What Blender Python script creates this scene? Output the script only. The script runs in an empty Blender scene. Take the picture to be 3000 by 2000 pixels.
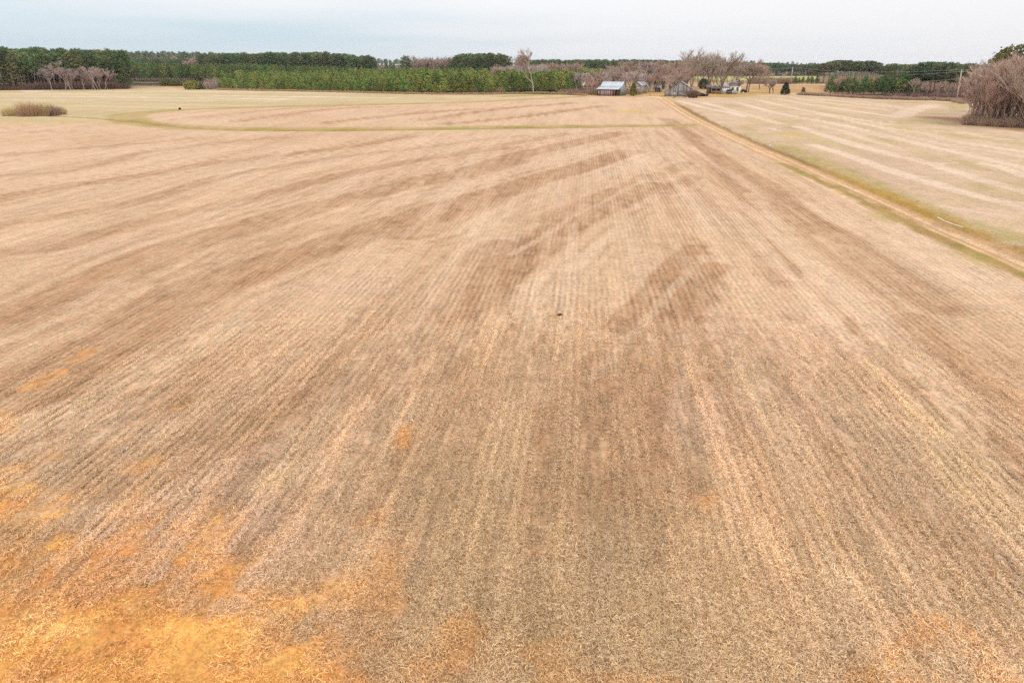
import bpy, bmesh, math, random
import numpy as np

# ---------------------------------------------------------------- camera, sky, sun, exposure
S = bpy.context.scene
COL = S.collection
FPX = 2150.0                      # focal length in pixels of the 3000 px wide photograph
CAMH = 13.0                       # the drone hovers 13 m above the field
PITCH = math.atan((1000 - 188) / FPX)
cam = bpy.data.cameras.new('camera')
cam.sensor_width = 36.0
cam.lens = 36.0 * FPX / 3000.0
cam.clip_start = 0.5
cam.clip_end = 12000
camo = bpy.data.objects.new('camera', cam)
camo.location = (0, 0, CAMH)
camo.rotation_euler = (math.pi / 2 - PITCH, 0, 0)
COL.objects.link(camo)
S.camera = camo

SUN_EL, SUN_AZ = math.radians(42), math.radians(150)     # high thin overcast, sun behind the camera to the right
w = bpy.data.worlds.new('World')
S.world = w
w.use_nodes = True
nt = w.node_tree
nt.nodes.clear()
def N(tree, t, **kw):
    n = tree.nodes.new(t)
    for k, v in kw.items():
        setattr(n, k, v)
    return n
def world_nodes():
    L = nt.links.new
    out = N(nt, 'ShaderNodeOutputWorld')
    bg = N(nt, 'ShaderNodeBackground')
    bg.inputs['Strength'].default_value = 0.1
    sky = N(nt, 'ShaderNodeTexSky', sky_type='NISHITA', sun_disc=False)
    sky.sun_elevation = SUN_EL
    sky.sun_rotation = SUN_AZ
    tc = N(nt, 'ShaderNodeTexCoord')
    sep = N(nt, 'ShaderNodeSeparateXYZ')
    L(tc.outputs['Generated'], sep.inputs[0])
    # overcast deck: brightens steadily from the horizon up, as a standard overcast sky does
    up = N(nt, 'ShaderNodeMath', operation='MAXIMUM'); L(sep.outputs['Z'], up.inputs[0]); up.inputs[1].default_value = 0
    gain = N(nt, 'ShaderNodeMath', operation='MULTIPLY_ADD'); L(up.outputs[0], gain.inputs[0])
    gain.inputs[1].default_value = 1.7; gain.inputs[2].default_value = 1.0
    # thin stratus streaks, warm white to the right, a blue rift low on the left
    mp = N(nt, 'ShaderNodeMapping'); L(tc.outputs['Generated'], mp.inputs[0]); mp.inputs['Scale'].default_value = (1.2, 1.2, 16)
    no = N(nt, 'ShaderNodeTexNoise'); L(mp.outputs[0], no.inputs[0]); no.inputs['Scale'].default_value = 1.6
    no.inputs['Detail'].default_value = 5; no.inputs['Roughness'].default_value = 0.5
    rift = N(nt, 'ShaderNodeMath', operation='MULTIPLY_ADD'); L(sep.outputs['X'], rift.inputs[0]); rift.inputs[1].default_value = -0.75
    nadd = N(nt, 'ShaderNodeMath', operation='MULTIPLY_ADD'); L(no.outputs['Fac'], nadd.inputs[0]); nadd.inputs[1].default_value = 1.15; nadd.inputs[2].default_value = -0.22
    L(nadd.outputs[0], rift.inputs[2])
    zz = N(nt, 'ShaderNodeMath', operation='MULTIPLY_ADD'); L(up.outputs[0], zz.inputs[0]); zz.inputs[1].default_value = -4.2; L(rift.outputs[0], zz.inputs[2])
    mr = N(nt, 'ShaderNodeMapRange', interpolation_type='SMOOTHSTEP'); L(zz.outputs[0], mr.inputs['Value'])
    mr.inputs['From Min'].default_value = -0.1; mr.inputs['From Max'].default_value = 0.85
    mixc = N(nt, 'ShaderNodeMix', data_type='RGBA')
    L(mr.outputs['Result'], mixc.inputs['Factor'])
    mixc.inputs[6].default_value = (8.8, 8.75, 8.95, 1)
    mixc.inputs[7].default_value = (5.8, 7.1, 7.9, 1)
    mul = N(nt, 'ShaderNodeMix', data_type='RGBA', blend_type='MULTIPLY'); mul.inputs['Factor'].default_value = 1
    L(mixc.outputs[2], mul.inputs[6]); L(gain.outputs[0], mul.inputs[7])
    mix = N(nt, 'ShaderNodeMix', data_type='RGBA'); mix.inputs['Factor'].default_value = 0.93
    L(sky.outputs[0], mix.inputs[6]); L(mul.outputs[2], mix.inputs[7])
    L(mix.outputs[2], bg.inputs['Color']); L(bg.outputs[0], out.inputs[0])
world_nodes()

sun = bpy.data.lights.new('sun', 'SUN')
sun.energy = 1.5
sun.angle = math.radians(14)
sun.color = (1.0, 0.95, 0.88)
suno = bpy.data.objects.new('sun', sun)
suno.rotation_euler = (math.pi / 2 - SUN_EL, 0, math.pi - SUN_AZ + math.pi)
# a sun lamp shines along its local -Z: aim it from the sky's sun direction
sd = np.array([math.sin(SUN_AZ) * math.cos(SUN_EL), math.cos(SUN_AZ) * math.cos(SUN_EL), math.sin(SUN_EL)])
from mathutils import Vector, Matrix, Euler
suno.rotation_euler = Vector(sd).to_track_quat('Z', 'Y').to_euler()
COL.objects.link(suno)
S.view_settings.view_transform = 'Standard'
S.view_settings.look = 'None'
S.view_settings.exposure = 0.0
S.view_settings.gamma = 1.0
S.view_settings.use_curve_mapping = False
S.render.engine = 'CYCLES'
S.cycles.use_denoising = False
S.cycles.max_bounces = 5
S.cycles.diffuse_bounces = 3
S.cycles.transparent_max_bounces = 4
S.cycles.volume_bounces = 0

# ---------------------------------------------------------------- helpers
RND = random.Random(7)
rng = np.random.default_rng(11)

def at(px, py, z=0.0):
    """Point on the level z seen at a pixel of the 3000x2000 photograph."""
    a = (px - 1500) / FPX
    b = (1000 - py) / FPX
    c, s = math.cos(PITCH), math.sin(PITCH)
    dy, dz = c + b * s, -s + b * c
    t = (z - CAMH) / dz
    return a * t, dy * t
def elev(py):
    return math.atan((1000 - py) / FPX) - PITCH
def top_height(d, py):
    """Height of something d metres away that reaches up to image row py."""
    return CAMH + d * math.tan(elev(py))
def azim(px):
    return math.atan((px - 1500) / (FPX * math.cos(PITCH) + 812 * math.sin(PITCH)))
def polar(px, d):
    """Point d metres ahead along the direction of image column px (columns near the horizon)."""
    return d * math.tan(azim(px)), d

def lin(c):
    c = np.asarray(c, float) / 255.0
    return np.where(c <= 0.04045, c / 12.92, ((c + 0.055) / 1.055) ** 2.4)
ILLUM = 1.85
def alb(r, g, b, k=1.0):
    """Surface colour that reads as sRGB r,g,b under this overcast light."""
    return lin((r, g, b)) / ILLUM * k

def hash2(ix, iy, seed):
    h = (ix.astype(np.int64) * 374761393 + iy.astype(np.int64) * 668265263 + seed * 974634777) & 0x7fffffff
    h = (h ^ (h >> 13)) * 1274126177 & 0x7fffffff
    h = (h ^ (h >> 16)) * 1103515245 & 0x7fffffff
    return ((h >> 8) & 0xffff) / 65535.0
def vnoise(x, y, seed=0):
    x0, y0 = np.floor(x), np.floor(y)
    fx, fy = x - x0, y - y0
    fx, fy = fx * fx * (3 - 2 * fx), fy * fy * (3 - 2 * fy)
    a = hash2(x0, y0, seed); b = hash2(x0 + 1, y0, seed); c = hash2(x0, y0 + 1, seed); d = hash2(x0 + 1, y0 + 1, seed)
    return (a * (1 - fx) + b * fx) * (1 - fy) + (c * (1 - fx) + d * fx) * fy
def fbm(x, y, sc, seed=0, oct=4):
    v = 0; a = 0.5; t = 0
    for o in range(oct):
        v = v + a * vnoise(x / sc * 2 ** o, y / sc * 2 ** o, seed + o * 17); t += a; a *= 0.5
    return v / t
def sstep(a, b, x):
    t = np.clip((x - a) / (b - a), 0, 1)
    return t * t * (3 - 2 * t)

def smooth_px(pts, n=6):
    """Catmull-Rom through pixel points."""
    P = [np.array(p, float) for p in pts]
    if len(P) < 3:
        return P
    Q = [2 * P[0] - P[1]] + P + [2 * P[-1] - P[-2]]
    out = []
    for i in range(1, len(Q) - 2):
        for k in range(n):
            t = k / n
            a, b, c, d = Q[i - 1], Q[i], Q[i + 1], Q[i + 2]
            out.append(0.5 * (2 * b + (c - a) * t + (2 * a - 5 * b + 4 * c - d) * t * t + (3 * b - a - 3 * c + d) * t ** 3))
    out.append(P[-1])
    return out
def ground_line(pts, n=6):
    return np.array([at(p[0], p[1]) for p in smooth_px(pts, n)])
def dist_line(X, Y, line, margin=30.0):
    """(signed distance, along 0..1) of points to a world polyline; far ones get 1e3."""
    D = np.full(X.shape, 1e3); Sg = np.zeros(X.shape); T = np.zeros(X.shape)
    lo, hi = line.min(0) - margin, line.max(0) + margin
    sel = np.nonzero((X > lo[0]) & (X < hi[0]) & (Y > lo[1]) & (Y < hi[1]))[0]
    if not len(sel):
        return D, T
    x, y = X[sel], Y[sel]
    d = np.full(x.shape, 1e3); s = np.zeros(x.shape); tt = np.zeros(x.shape)
    L = np.hypot(*np.diff(line, axis=0).T); cum = np.concatenate([[0], np.cumsum(L)])
    for i in range(len(line) - 1):
        ax, ay = line[i]; bx, by = line[i + 1]
        ex, ey = bx - ax, by - ay
        q = np.clip(((x - ax) * ex + (y - ay) * ey) / (ex * ex + ey * ey + 1e-9), 0, 1)
        dx, dy = x - ax - q * ex, y - ay - q * ey
        dd = np.hypot(dx, dy)
        m = dd < d
        d[m] = dd[m]; s[m] = np.sign(ex * (y - ay) - ey * (x - ax))[m]; tt[m] = ((cum[i] + q * L[i]) / cum[-1])[m]
    D[sel] = d * np.where(s == 0, 1, s); T[sel] = tt
    return D, T

def new_mesh(name, V, F, mats=(), mi=None, col=None, smooth=False, extra=None):
    """Mesh from an (n,3) vertex array and an (m,3) or (m,4) face array; col = per-vertex RGB."""
    me = bpy.data.meshes.new(name)
    V = np.asarray(V, np.float32); F = np.asarray(F, np.int32)
    k = F.shape[1]
    me.vertices.add(len(V)); me.vertices.foreach_set('co', V.ravel())
    me.loops.add(F.size); me.loops.foreach_set('vertex_index', F.ravel())
    me.polygons.add(len(F)); me.polygons.foreach_set('loop_start', np.arange(0, F.size, k, dtype=np.int32))
    if mi is not None:
        me.polygons.foreach_set('material_index', np.asarray(mi, np.int32))
    if smooth:
        me.polygons.foreach_set('use_smooth', np.ones(len(F), bool))
    for m in mats:
        me.materials.append(m)
    if col is not None:
        a = me.color_attributes.new('base', 'FLOAT_COLOR', 'POINT')
        c = np.ones((len(V), 4), np.float32); c[:, :3] = col
        a.data.foreach_set('color', c.ravel())
    for k2, v in (extra or {}).items():
        a = me.attributes.new(k2, 'FLOAT', 'POINT'); a.data.foreach_set('value', np.asarray(v, np.float32))
    me.update(); me.validate()
    return me
def link(name, data, parent=None, loc=(0, 0, 0), rz=0.0, sc=1.0, **props):
    o = bpy.data.objects.new(name, data)
    COL.objects.link(o)
    if parent is not None:
        o.parent = parent
    o.location = loc
    o.rotation_euler = (0, 0, rz)
    o.scale = (sc, sc, sc) if not isinstance(sc, tuple) else sc
    for k, v in props.items():
        o[k] = v
    return o
def thing(name, label, cat, loc=(0, 0, 0), rz=0.0, group=None, sc=1.0):
    o = link(name, None, None, loc, rz, sc, label=label, category=cat)
    o.empty_display_size = 0.2
    if group:
        o['group'] = group
    return o

class MB:
    """Collects boxes, prisms, tubes into one mesh with per-vertex colours."""
    def __init__(s):
        s.v, s.f, s.c = [], [], []
    def add(s, V, F, c):
        b = len(s.v)
        s.v += [tuple(p) for p in V]
        for q in F:
            q = list(q)
            if len(q) == 4:
                s.f += [(b + q[0], b + q[1], b + q[2]), (b + q[0], b + q[2], b + q[3])]
            else:
                for i in range(1, len(q) - 1):
                    s.f.append((b + q[0], b + q[i], b + q[i + 1]))
        s.c += [tuple(c)] * len(V)
        return s
    def hexa(s, P, c):
        """P: bottom four corners then top four."""
        return s.add(P, [(3, 2, 1, 0), (4, 5, 6, 7), (0, 1, 5, 4), (1, 2, 6, 5), (2, 3, 7, 6), (3, 0, 4, 7)], c)
    def box(s, x0, x1, y0, y1, z0, z1, c=(.5, .5, .5)):
        return s.hexa([(x0, y0, z0), (x1, y0, z0), (x1, y1, z0), (x0, y1, z0), (x0, y0, z1), (x1, y0, z1), (x1, y1, z1), (x0, y1, z1)], c)
    def slab(s, A, B, C, D, t, c):
        """A quad A,B,C,D thickened downwards by t."""
        P = [np.array(p, float) for p in (A, B, C, D)]
        return s.hexa([p - np.array([0, 0, t]) for p in P] + P, c)
    def prism(s, poly, axis, a0, a1, c):
        """A polygon (2-D points) extruded along axis 'x' or 'y' from a0 to a1."""
        n = len(poly)
        mk = (lambda p, a: (a, p[0], p[1])) if axis == 'x' else (lambda p, a: (p[0], a, p[1]))
        V = [mk(p, a0) for p in poly] + [mk(p, a1) for p in poly]
        F = [tuple(range(n))[::-1], tuple(range(n, 2 * n))] + [(i, (i + 1) % n, n + (i + 1) % n, n + i) for i in range(n)]
        return s.add(V, F, c)
    def tube(s, p, q, r0, r1=None, c=(.5, .5, .5), n=6):
        r1 = r0 if r1 is None else r1
        p, q = np.array(p, float), np.array(q, float)
        d = (q - p) / (np.linalg.norm(q - p) + 1e-9)
        a = np.cross(d, (0, 0, 1) if abs(d[2]) < .9 else (1, 0, 0)); a /= np.linalg.norm(a)
        b = np.cross(d, a)
        V = []
        for o, r in ((p, r0), (q, r1)):
            V += [o + r * (a * math.cos(2 * math.pi * i / n) + b * math.sin(2 * math.pi * i / n)) for i in range(n)]
        F = [(i, (i + 1) % n, n + (i + 1) % n, n + i) for i in range(n)] + [tuple(range(n))[::-1], tuple(range(n, 2 * n))]
        return s.add(V, F, c)
    def build(s, name, mat, parent=None, loc=(0, 0, 0), rz=0.0, **props):
        me = new_mesh(name, s.v, s.f, [mat], col=np.array(s.c))
        return link(name, me, parent, loc, rz, **props)

# ---------------------------------------------------------------- materials
def mat_new(name):
    m = bpy.data.materials.new(name)
    m.use_nodes = True
    t = m.node_tree
    b = t.nodes['Principled BSDF']
    b.inputs['Specular IOR Level'].default_value = 0.2
    return m, t, b
def mth(t, op, a, b=None, c=None, clamp=False):
    n = N(t, 'ShaderNodeMath', operation=op); n.use_clamp = clamp
    for i, v in enumerate((a, b, c)):
        if v is None: continue
        if isinstance(v, (int, float)): n.inputs[i].default_value = v
        else: t.links.new(v, n.inputs[i])
    return n.outputs[0]
def noise(t, vec, scale, detail=3, rough=.55, dist=0.0):
    n = N(t, 'ShaderNodeTexNoise')
    t.links.new(vec, n.inputs['Vector'])
    n.inputs['Scale'].default_value = scale; n.inputs['Detail'].default_value = detail
    n.inputs['Roughness'].default_value = rough; n.inputs['Distortion'].default_value = dist
    return n.outputs['Fac']
def maprange(t, v, a, b, c, d, smooth=False):
    n = N(t, 'ShaderNodeMapRange'); t.links.new(v, n.inputs['Value'])
    if smooth: n.interpolation_type = 'SMOOTHSTEP'
    for k, x in zip(('From Min', 'From Max', 'To Min', 'To Max'), (a, b, c, d)):
        n.inputs[k].default_value = x
    return n.outputs['Result']
def mixrgb(t, fac, a, b, mode='MIX'):
    n = N(t, 'ShaderNodeMix', data_type='RGBA', blend_type=mode)
    for i, v in ((0, fac), (6, a), (7, b)):
        if isinstance(v, (int, float)): n.inputs[i].default_value = v
        elif isinstance(v, (tuple, list, np.ndarray)): n.inputs[i].default_value = tuple(v) + (1,) * (4 - len(v))
        else: t.links.new(v, n.inputs[i])
    return n.outputs[2]
def attr(t, name, kind='GEOMETRY'):
    n = N(t, 'ShaderNodeAttribute', attribute_name=name, attribute_type=kind)
    return n

ROW_AZ = math.radians(5.6)         # drill rows run parallel to the farm track
def ground_material():
    m, t, b = mat_new('ground_cover')
    L = t.links.new
    b.inputs['Roughness'].default_value = 0.95
    b.inputs['Specular IOR Level'].default_value = 0.05
    pos = N(t, 'ShaderNodeNewGeometry').outputs['Position']
    base = attr(t, 'base').outputs['Color']
    rows = attr(t, 'rows').outputs['Fac']
    rot = N(t, 'ShaderNodeVectorRotate', rotation_type='Z_AXIS'); L(pos, rot.inputs['Vector']); rot.inputs['Angle'].default_value = ROW_AZ
    sep = N(t, 'ShaderNodeSeparateXYZ'); L(rot.outputs[0], sep.inputs[0])
    st = N(t, 'ShaderNodeMapping'); L(rot.outputs[0], st.inputs[0]); st.inputs['Scale'].default_value = (1, 0.12, 1)
    # drill rows: thin straw ridges 0.36 m apart, broken and slightly wandering
    wob = noise(t, pos, 0.5, 2)
    ph = mth(t, 'MULTIPLY_ADD', sep.outputs['X'], 2 * math.pi / 0.36, mth(t, 'MULTIPLY', wob, 5.0))
    wav = mth(t, 'SINE', ph)
    brk = maprange(t, noise(t, pos, 1.3, 3, .6), .35, .62, 0.1, 1.0)
    rowv = mth(t, 'MULTIPLY', mth(t, 'MULTIPLY', wav, brk), rows)
    fine = noise(t, pos, 26, 5, .72, .6)
    mid = noise(t, pos, 5.0, 4, .65, .4)
    big = noise(t, pos, 0.55, 4, .6)
    streak = noise(t, st.outputs[0], 2.6, 4, .62)
    vbig = noise(t, st.outputs[0], 0.22, 3, .55)
    g12 = noise(t, pos, 12, 4, .7, .5)
    g2 = noise(t, pos, 2.0, 4, .66, .3)
    rs = N(t, 'ShaderNodeMapping'); L(rot.outputs[0], rs.inputs[0]); rs.inputs['Scale'].default_value = (3.0, .05, 1)
    rs2 = N(t, 'ShaderNodeMapping'); L(rot.outputs[0], rs2.inputs[0]); rs2.inputs['Scale'].default_value = (.95, .035, 1)
    comb = mth(t, 'ADD', maprange(t, noise(t, rs.outputs[0], 1.0, 3, .6), .32, .68, -.13, .13), maprange(t, noise(t, rs2.outputs[0], 1.0, 3, .6), .32, .68, -.10, .10))
    f = mth(t, 'ADD', maprange(t, fine, .28, .72, -.30, .30), maprange(t, mid, .3, .7, -.25, .25))
    f = mth(t, 'ADD', f, maprange(t, g12, .3, .7, -.28, .28))
    f = mth(t, 'ADD', f, maprange(t, g2, .3, .7, -.13, .13))
    f = mth(t, 'MULTIPLY_ADD', comb, mth(t, 'MULTIPLY_ADD', rows, .75, .0, clamp=True), f)
    f = mth(t, 'ADD', f, maprange(t, big, .3, .7, -.09, .09))
    f = mth(t, 'ADD', f, maprange(t, streak, .3, .7, -.10, .10))
    f = mth(t, 'ADD', f, maprange(t, vbig, .3, .7, -.06, .06))
    f = mth(t, 'MULTIPLY_ADD', rowv, .155, f)
    f = mth(t, 'ADD', f, 1.0)
    tint = mixrgb(t, maprange(t, noise(t, pos, 1.7, 4, .7), .38, .62, 0, 1), (1.06, .975, .95), (.97, 1.02, .98))
    tint2 = mixrgb(t, maprange(t, noise(t, pos, 9, 3, .7), .36, .64, 0, 1), (1.05, 1.0, .90), (.97, .99, 1.08))
    c = mixrgb(t, 1.0, base, tint, 'MULTIPLY')
    c = mixrgb(t, 1.0, c, tint2, 'MULTIPLY')
    cm = N(t, 'ShaderNodeCombineXYZ')
    for i in range(3): L(f, cm.inputs[i])
    c = mixrgb(t, 1.0, c, cm.outputs[0], 'MULTIPLY')
    L(c, b.inputs['Base Color'])
    h = mth(t, 'ADD', mth(t, 'MULTIPLY', fine, .5), mid)
    h = mth(t, 'MULTIPLY_ADD', rowv, .35, h)
    bp = N(t, 'ShaderNodeBump'); L(h, bp.inputs['Height']); bp.inputs['Strength'].default_value = .55; bp.inputs['Distance'].default_value = .07
    L(bp.outputs[0], b.inputs['Normal'])
    return m
M_GROUND = ground_material()

def tinted(name, rough=.85, spec=.15, nsc=6.0, namp=.18, rand=.0, transl=0.0, metal=0.0, nstretch=None):
    """Colour from the mesh's own 'base' attribute, with grain and a small change from object to object."""
    m, t, b = mat_new(name)
    L = t.links.new
    b.inputs['Roughness'].default_value = rough; b.inputs['Specular IOR Level'].default_value = spec; b.inputs['Metallic'].default_value = metal
    tc = N(t, 'ShaderNodeTexCoord')
    v = tc.outputs['Object']
    if nstretch:
        mp = N(t, 'ShaderNodeMapping'); L(v, mp.inputs[0]); mp.inputs['Scale'].default_value = nstretch; v = mp.outputs[0]
    c = attr(t, 'base').outputs['Color']
    f = maprange(t, noise(t, v, nsc, 4, .6), .3, .7, 1 - namp, 1 + namp)
    cm = N(t, 'ShaderNodeCombineXYZ')
    for i in range(3): L(f, cm.inputs[i])
    c = mixrgb(t, 1.0, c, cm.outputs[0], 'MULTIPLY')
    if rand:
        oi = N(t, 'ShaderNodeObjectInfo')
        k = maprange(t, oi.outputs['Random'], 0, 1, 1 - rand, 1 + rand)
        k2 = maprange(t, mth(t, 'FRACT', mth(t, 'MULTIPLY', oi.outputs['Random'], 7.31)), 0, 1, 1 - rand * .8, 1 + rand * .8)
        cm2 = N(t, 'ShaderNodeCombineXYZ'); L(mth(t, 'MULTIPLY', k, k2), cm2.inputs[0]); L(k, cm2.inputs[1]); L(k, cm2.inputs[2])
        c = mixrgb(t, 1.0, c, cm2.outputs[0], 'MULTIPLY')
    L(c, b.inputs['Base Color'])
    if transl:
        tr = N(t, 'ShaderNodeBsdfTranslucent'); L(c, tr.inputs['Color'])
        mx = N(t, 'ShaderNodeMixShader'); mx.inputs[0].default_value = transl
        L(b.outputs[0], mx.inputs[1]); L(tr.outputs[0], mx.inputs[2])
        L(mx.outputs[0], t.nodes['Material Output'].inputs['Surface'])
    return m
M_NEEDLE = tinted('pine_needles', .8, .1, 2.0, .15, rand=.34, transl=.06)
M_BARK = tinted('bark', .95, .05, 5.0, .25, rand=.12)
M_TWIG = tinted('bare_twigs', .95, .05, 3.0, .15, rand=.12)
M_WOOD = tinted('weathered_wood', .9, .1, 3.0, .25, nstretch=(3, 3, .5))
M_TIN = tinted('tin_sheet', .55, .35, 2.5, .12)
M_PAINT = tinted('painted_surface', .6, .3, 4.0, .08)
M_DRY = tinted('dry_stalks', .9, .05, 3.0, .12)
M_STONE = tinted('rubble', .9, .1, 5.0, .15)
M_GLASS, _t, _b = mat_new('window_glass')
_b.inputs['Base Color'].default_value = (.02, .025, .03, 1); _b.inputs['Roughness'].default_value = .08; _b.inputs['Specular IOR Level'].default_value = .5
def straw_material():
    m, t, b = mat_new('straw')
    b.inputs['Roughness'].default_value = .8; b.inputs['Specular IOR Level'].default_value = .12
    c = mixrgb(t, 1.0, attr(t, 'base').outputs['Color'], attr(t, 'tint', 'INSTANCER').outputs['Color'], 'MULTIPLY')
    t.links.new(c, b.inputs['Base Color'])
    tr = N(t, 'ShaderNodeBsdfTranslucent'); t.links.new(c, tr.inputs['Color'])
    mx = N(t, 'ShaderNodeMixShader'); mx.inputs[0].default_value = .3
    t.links.new(b.outputs[0], mx.inputs[1]); t.links.new(tr.outputs[0], mx.inputs[2]); t.links.new(mx.outputs[0], t.nodes['Material Output'].inputs['Surface'])
    return m
M_STRAW = straw_material()

# ---------------------------------------------------------------- ground: one polar sheet of field, split by what lies where
def zpx(reg, w):
    k = (reg[2] - reg[0]) / w
    return lambda pts: [(reg[0] + u * k, reg[1] + v * k) for u, v in pts]
Z1 = zpx((0, 250, 1500, 1000), 2352); Z2 = zpx((1500, 250, 3000, 1000), 2352)
ZC = zpx((1200, 350, 2200, 1000), 2352); ZR = zpx((2000, 280, 3000, 900), 2352)
ZL = zpx((0, 700, 1500, 1500), 2352); ZB = zpx((1700, 900, 3000, 1600), 2352)
R1 = zpx((2000, 280, 2600, 480), 2352); R2 = zpx((2400, 290, 3000, 690), 2352)
RG = zpx((2400, 500, 3000, 850), 2352); ZI = zpx((0, 0, 3000, 2000), 2352)
ZB3 = zpx((0, 1250, 1125, 2000), 2352); ZB4 = zpx((1000, 1250, 2125, 2000), 2352); ZB5 = zpx((1875, 1250, 3000, 2000), 2352)

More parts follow.
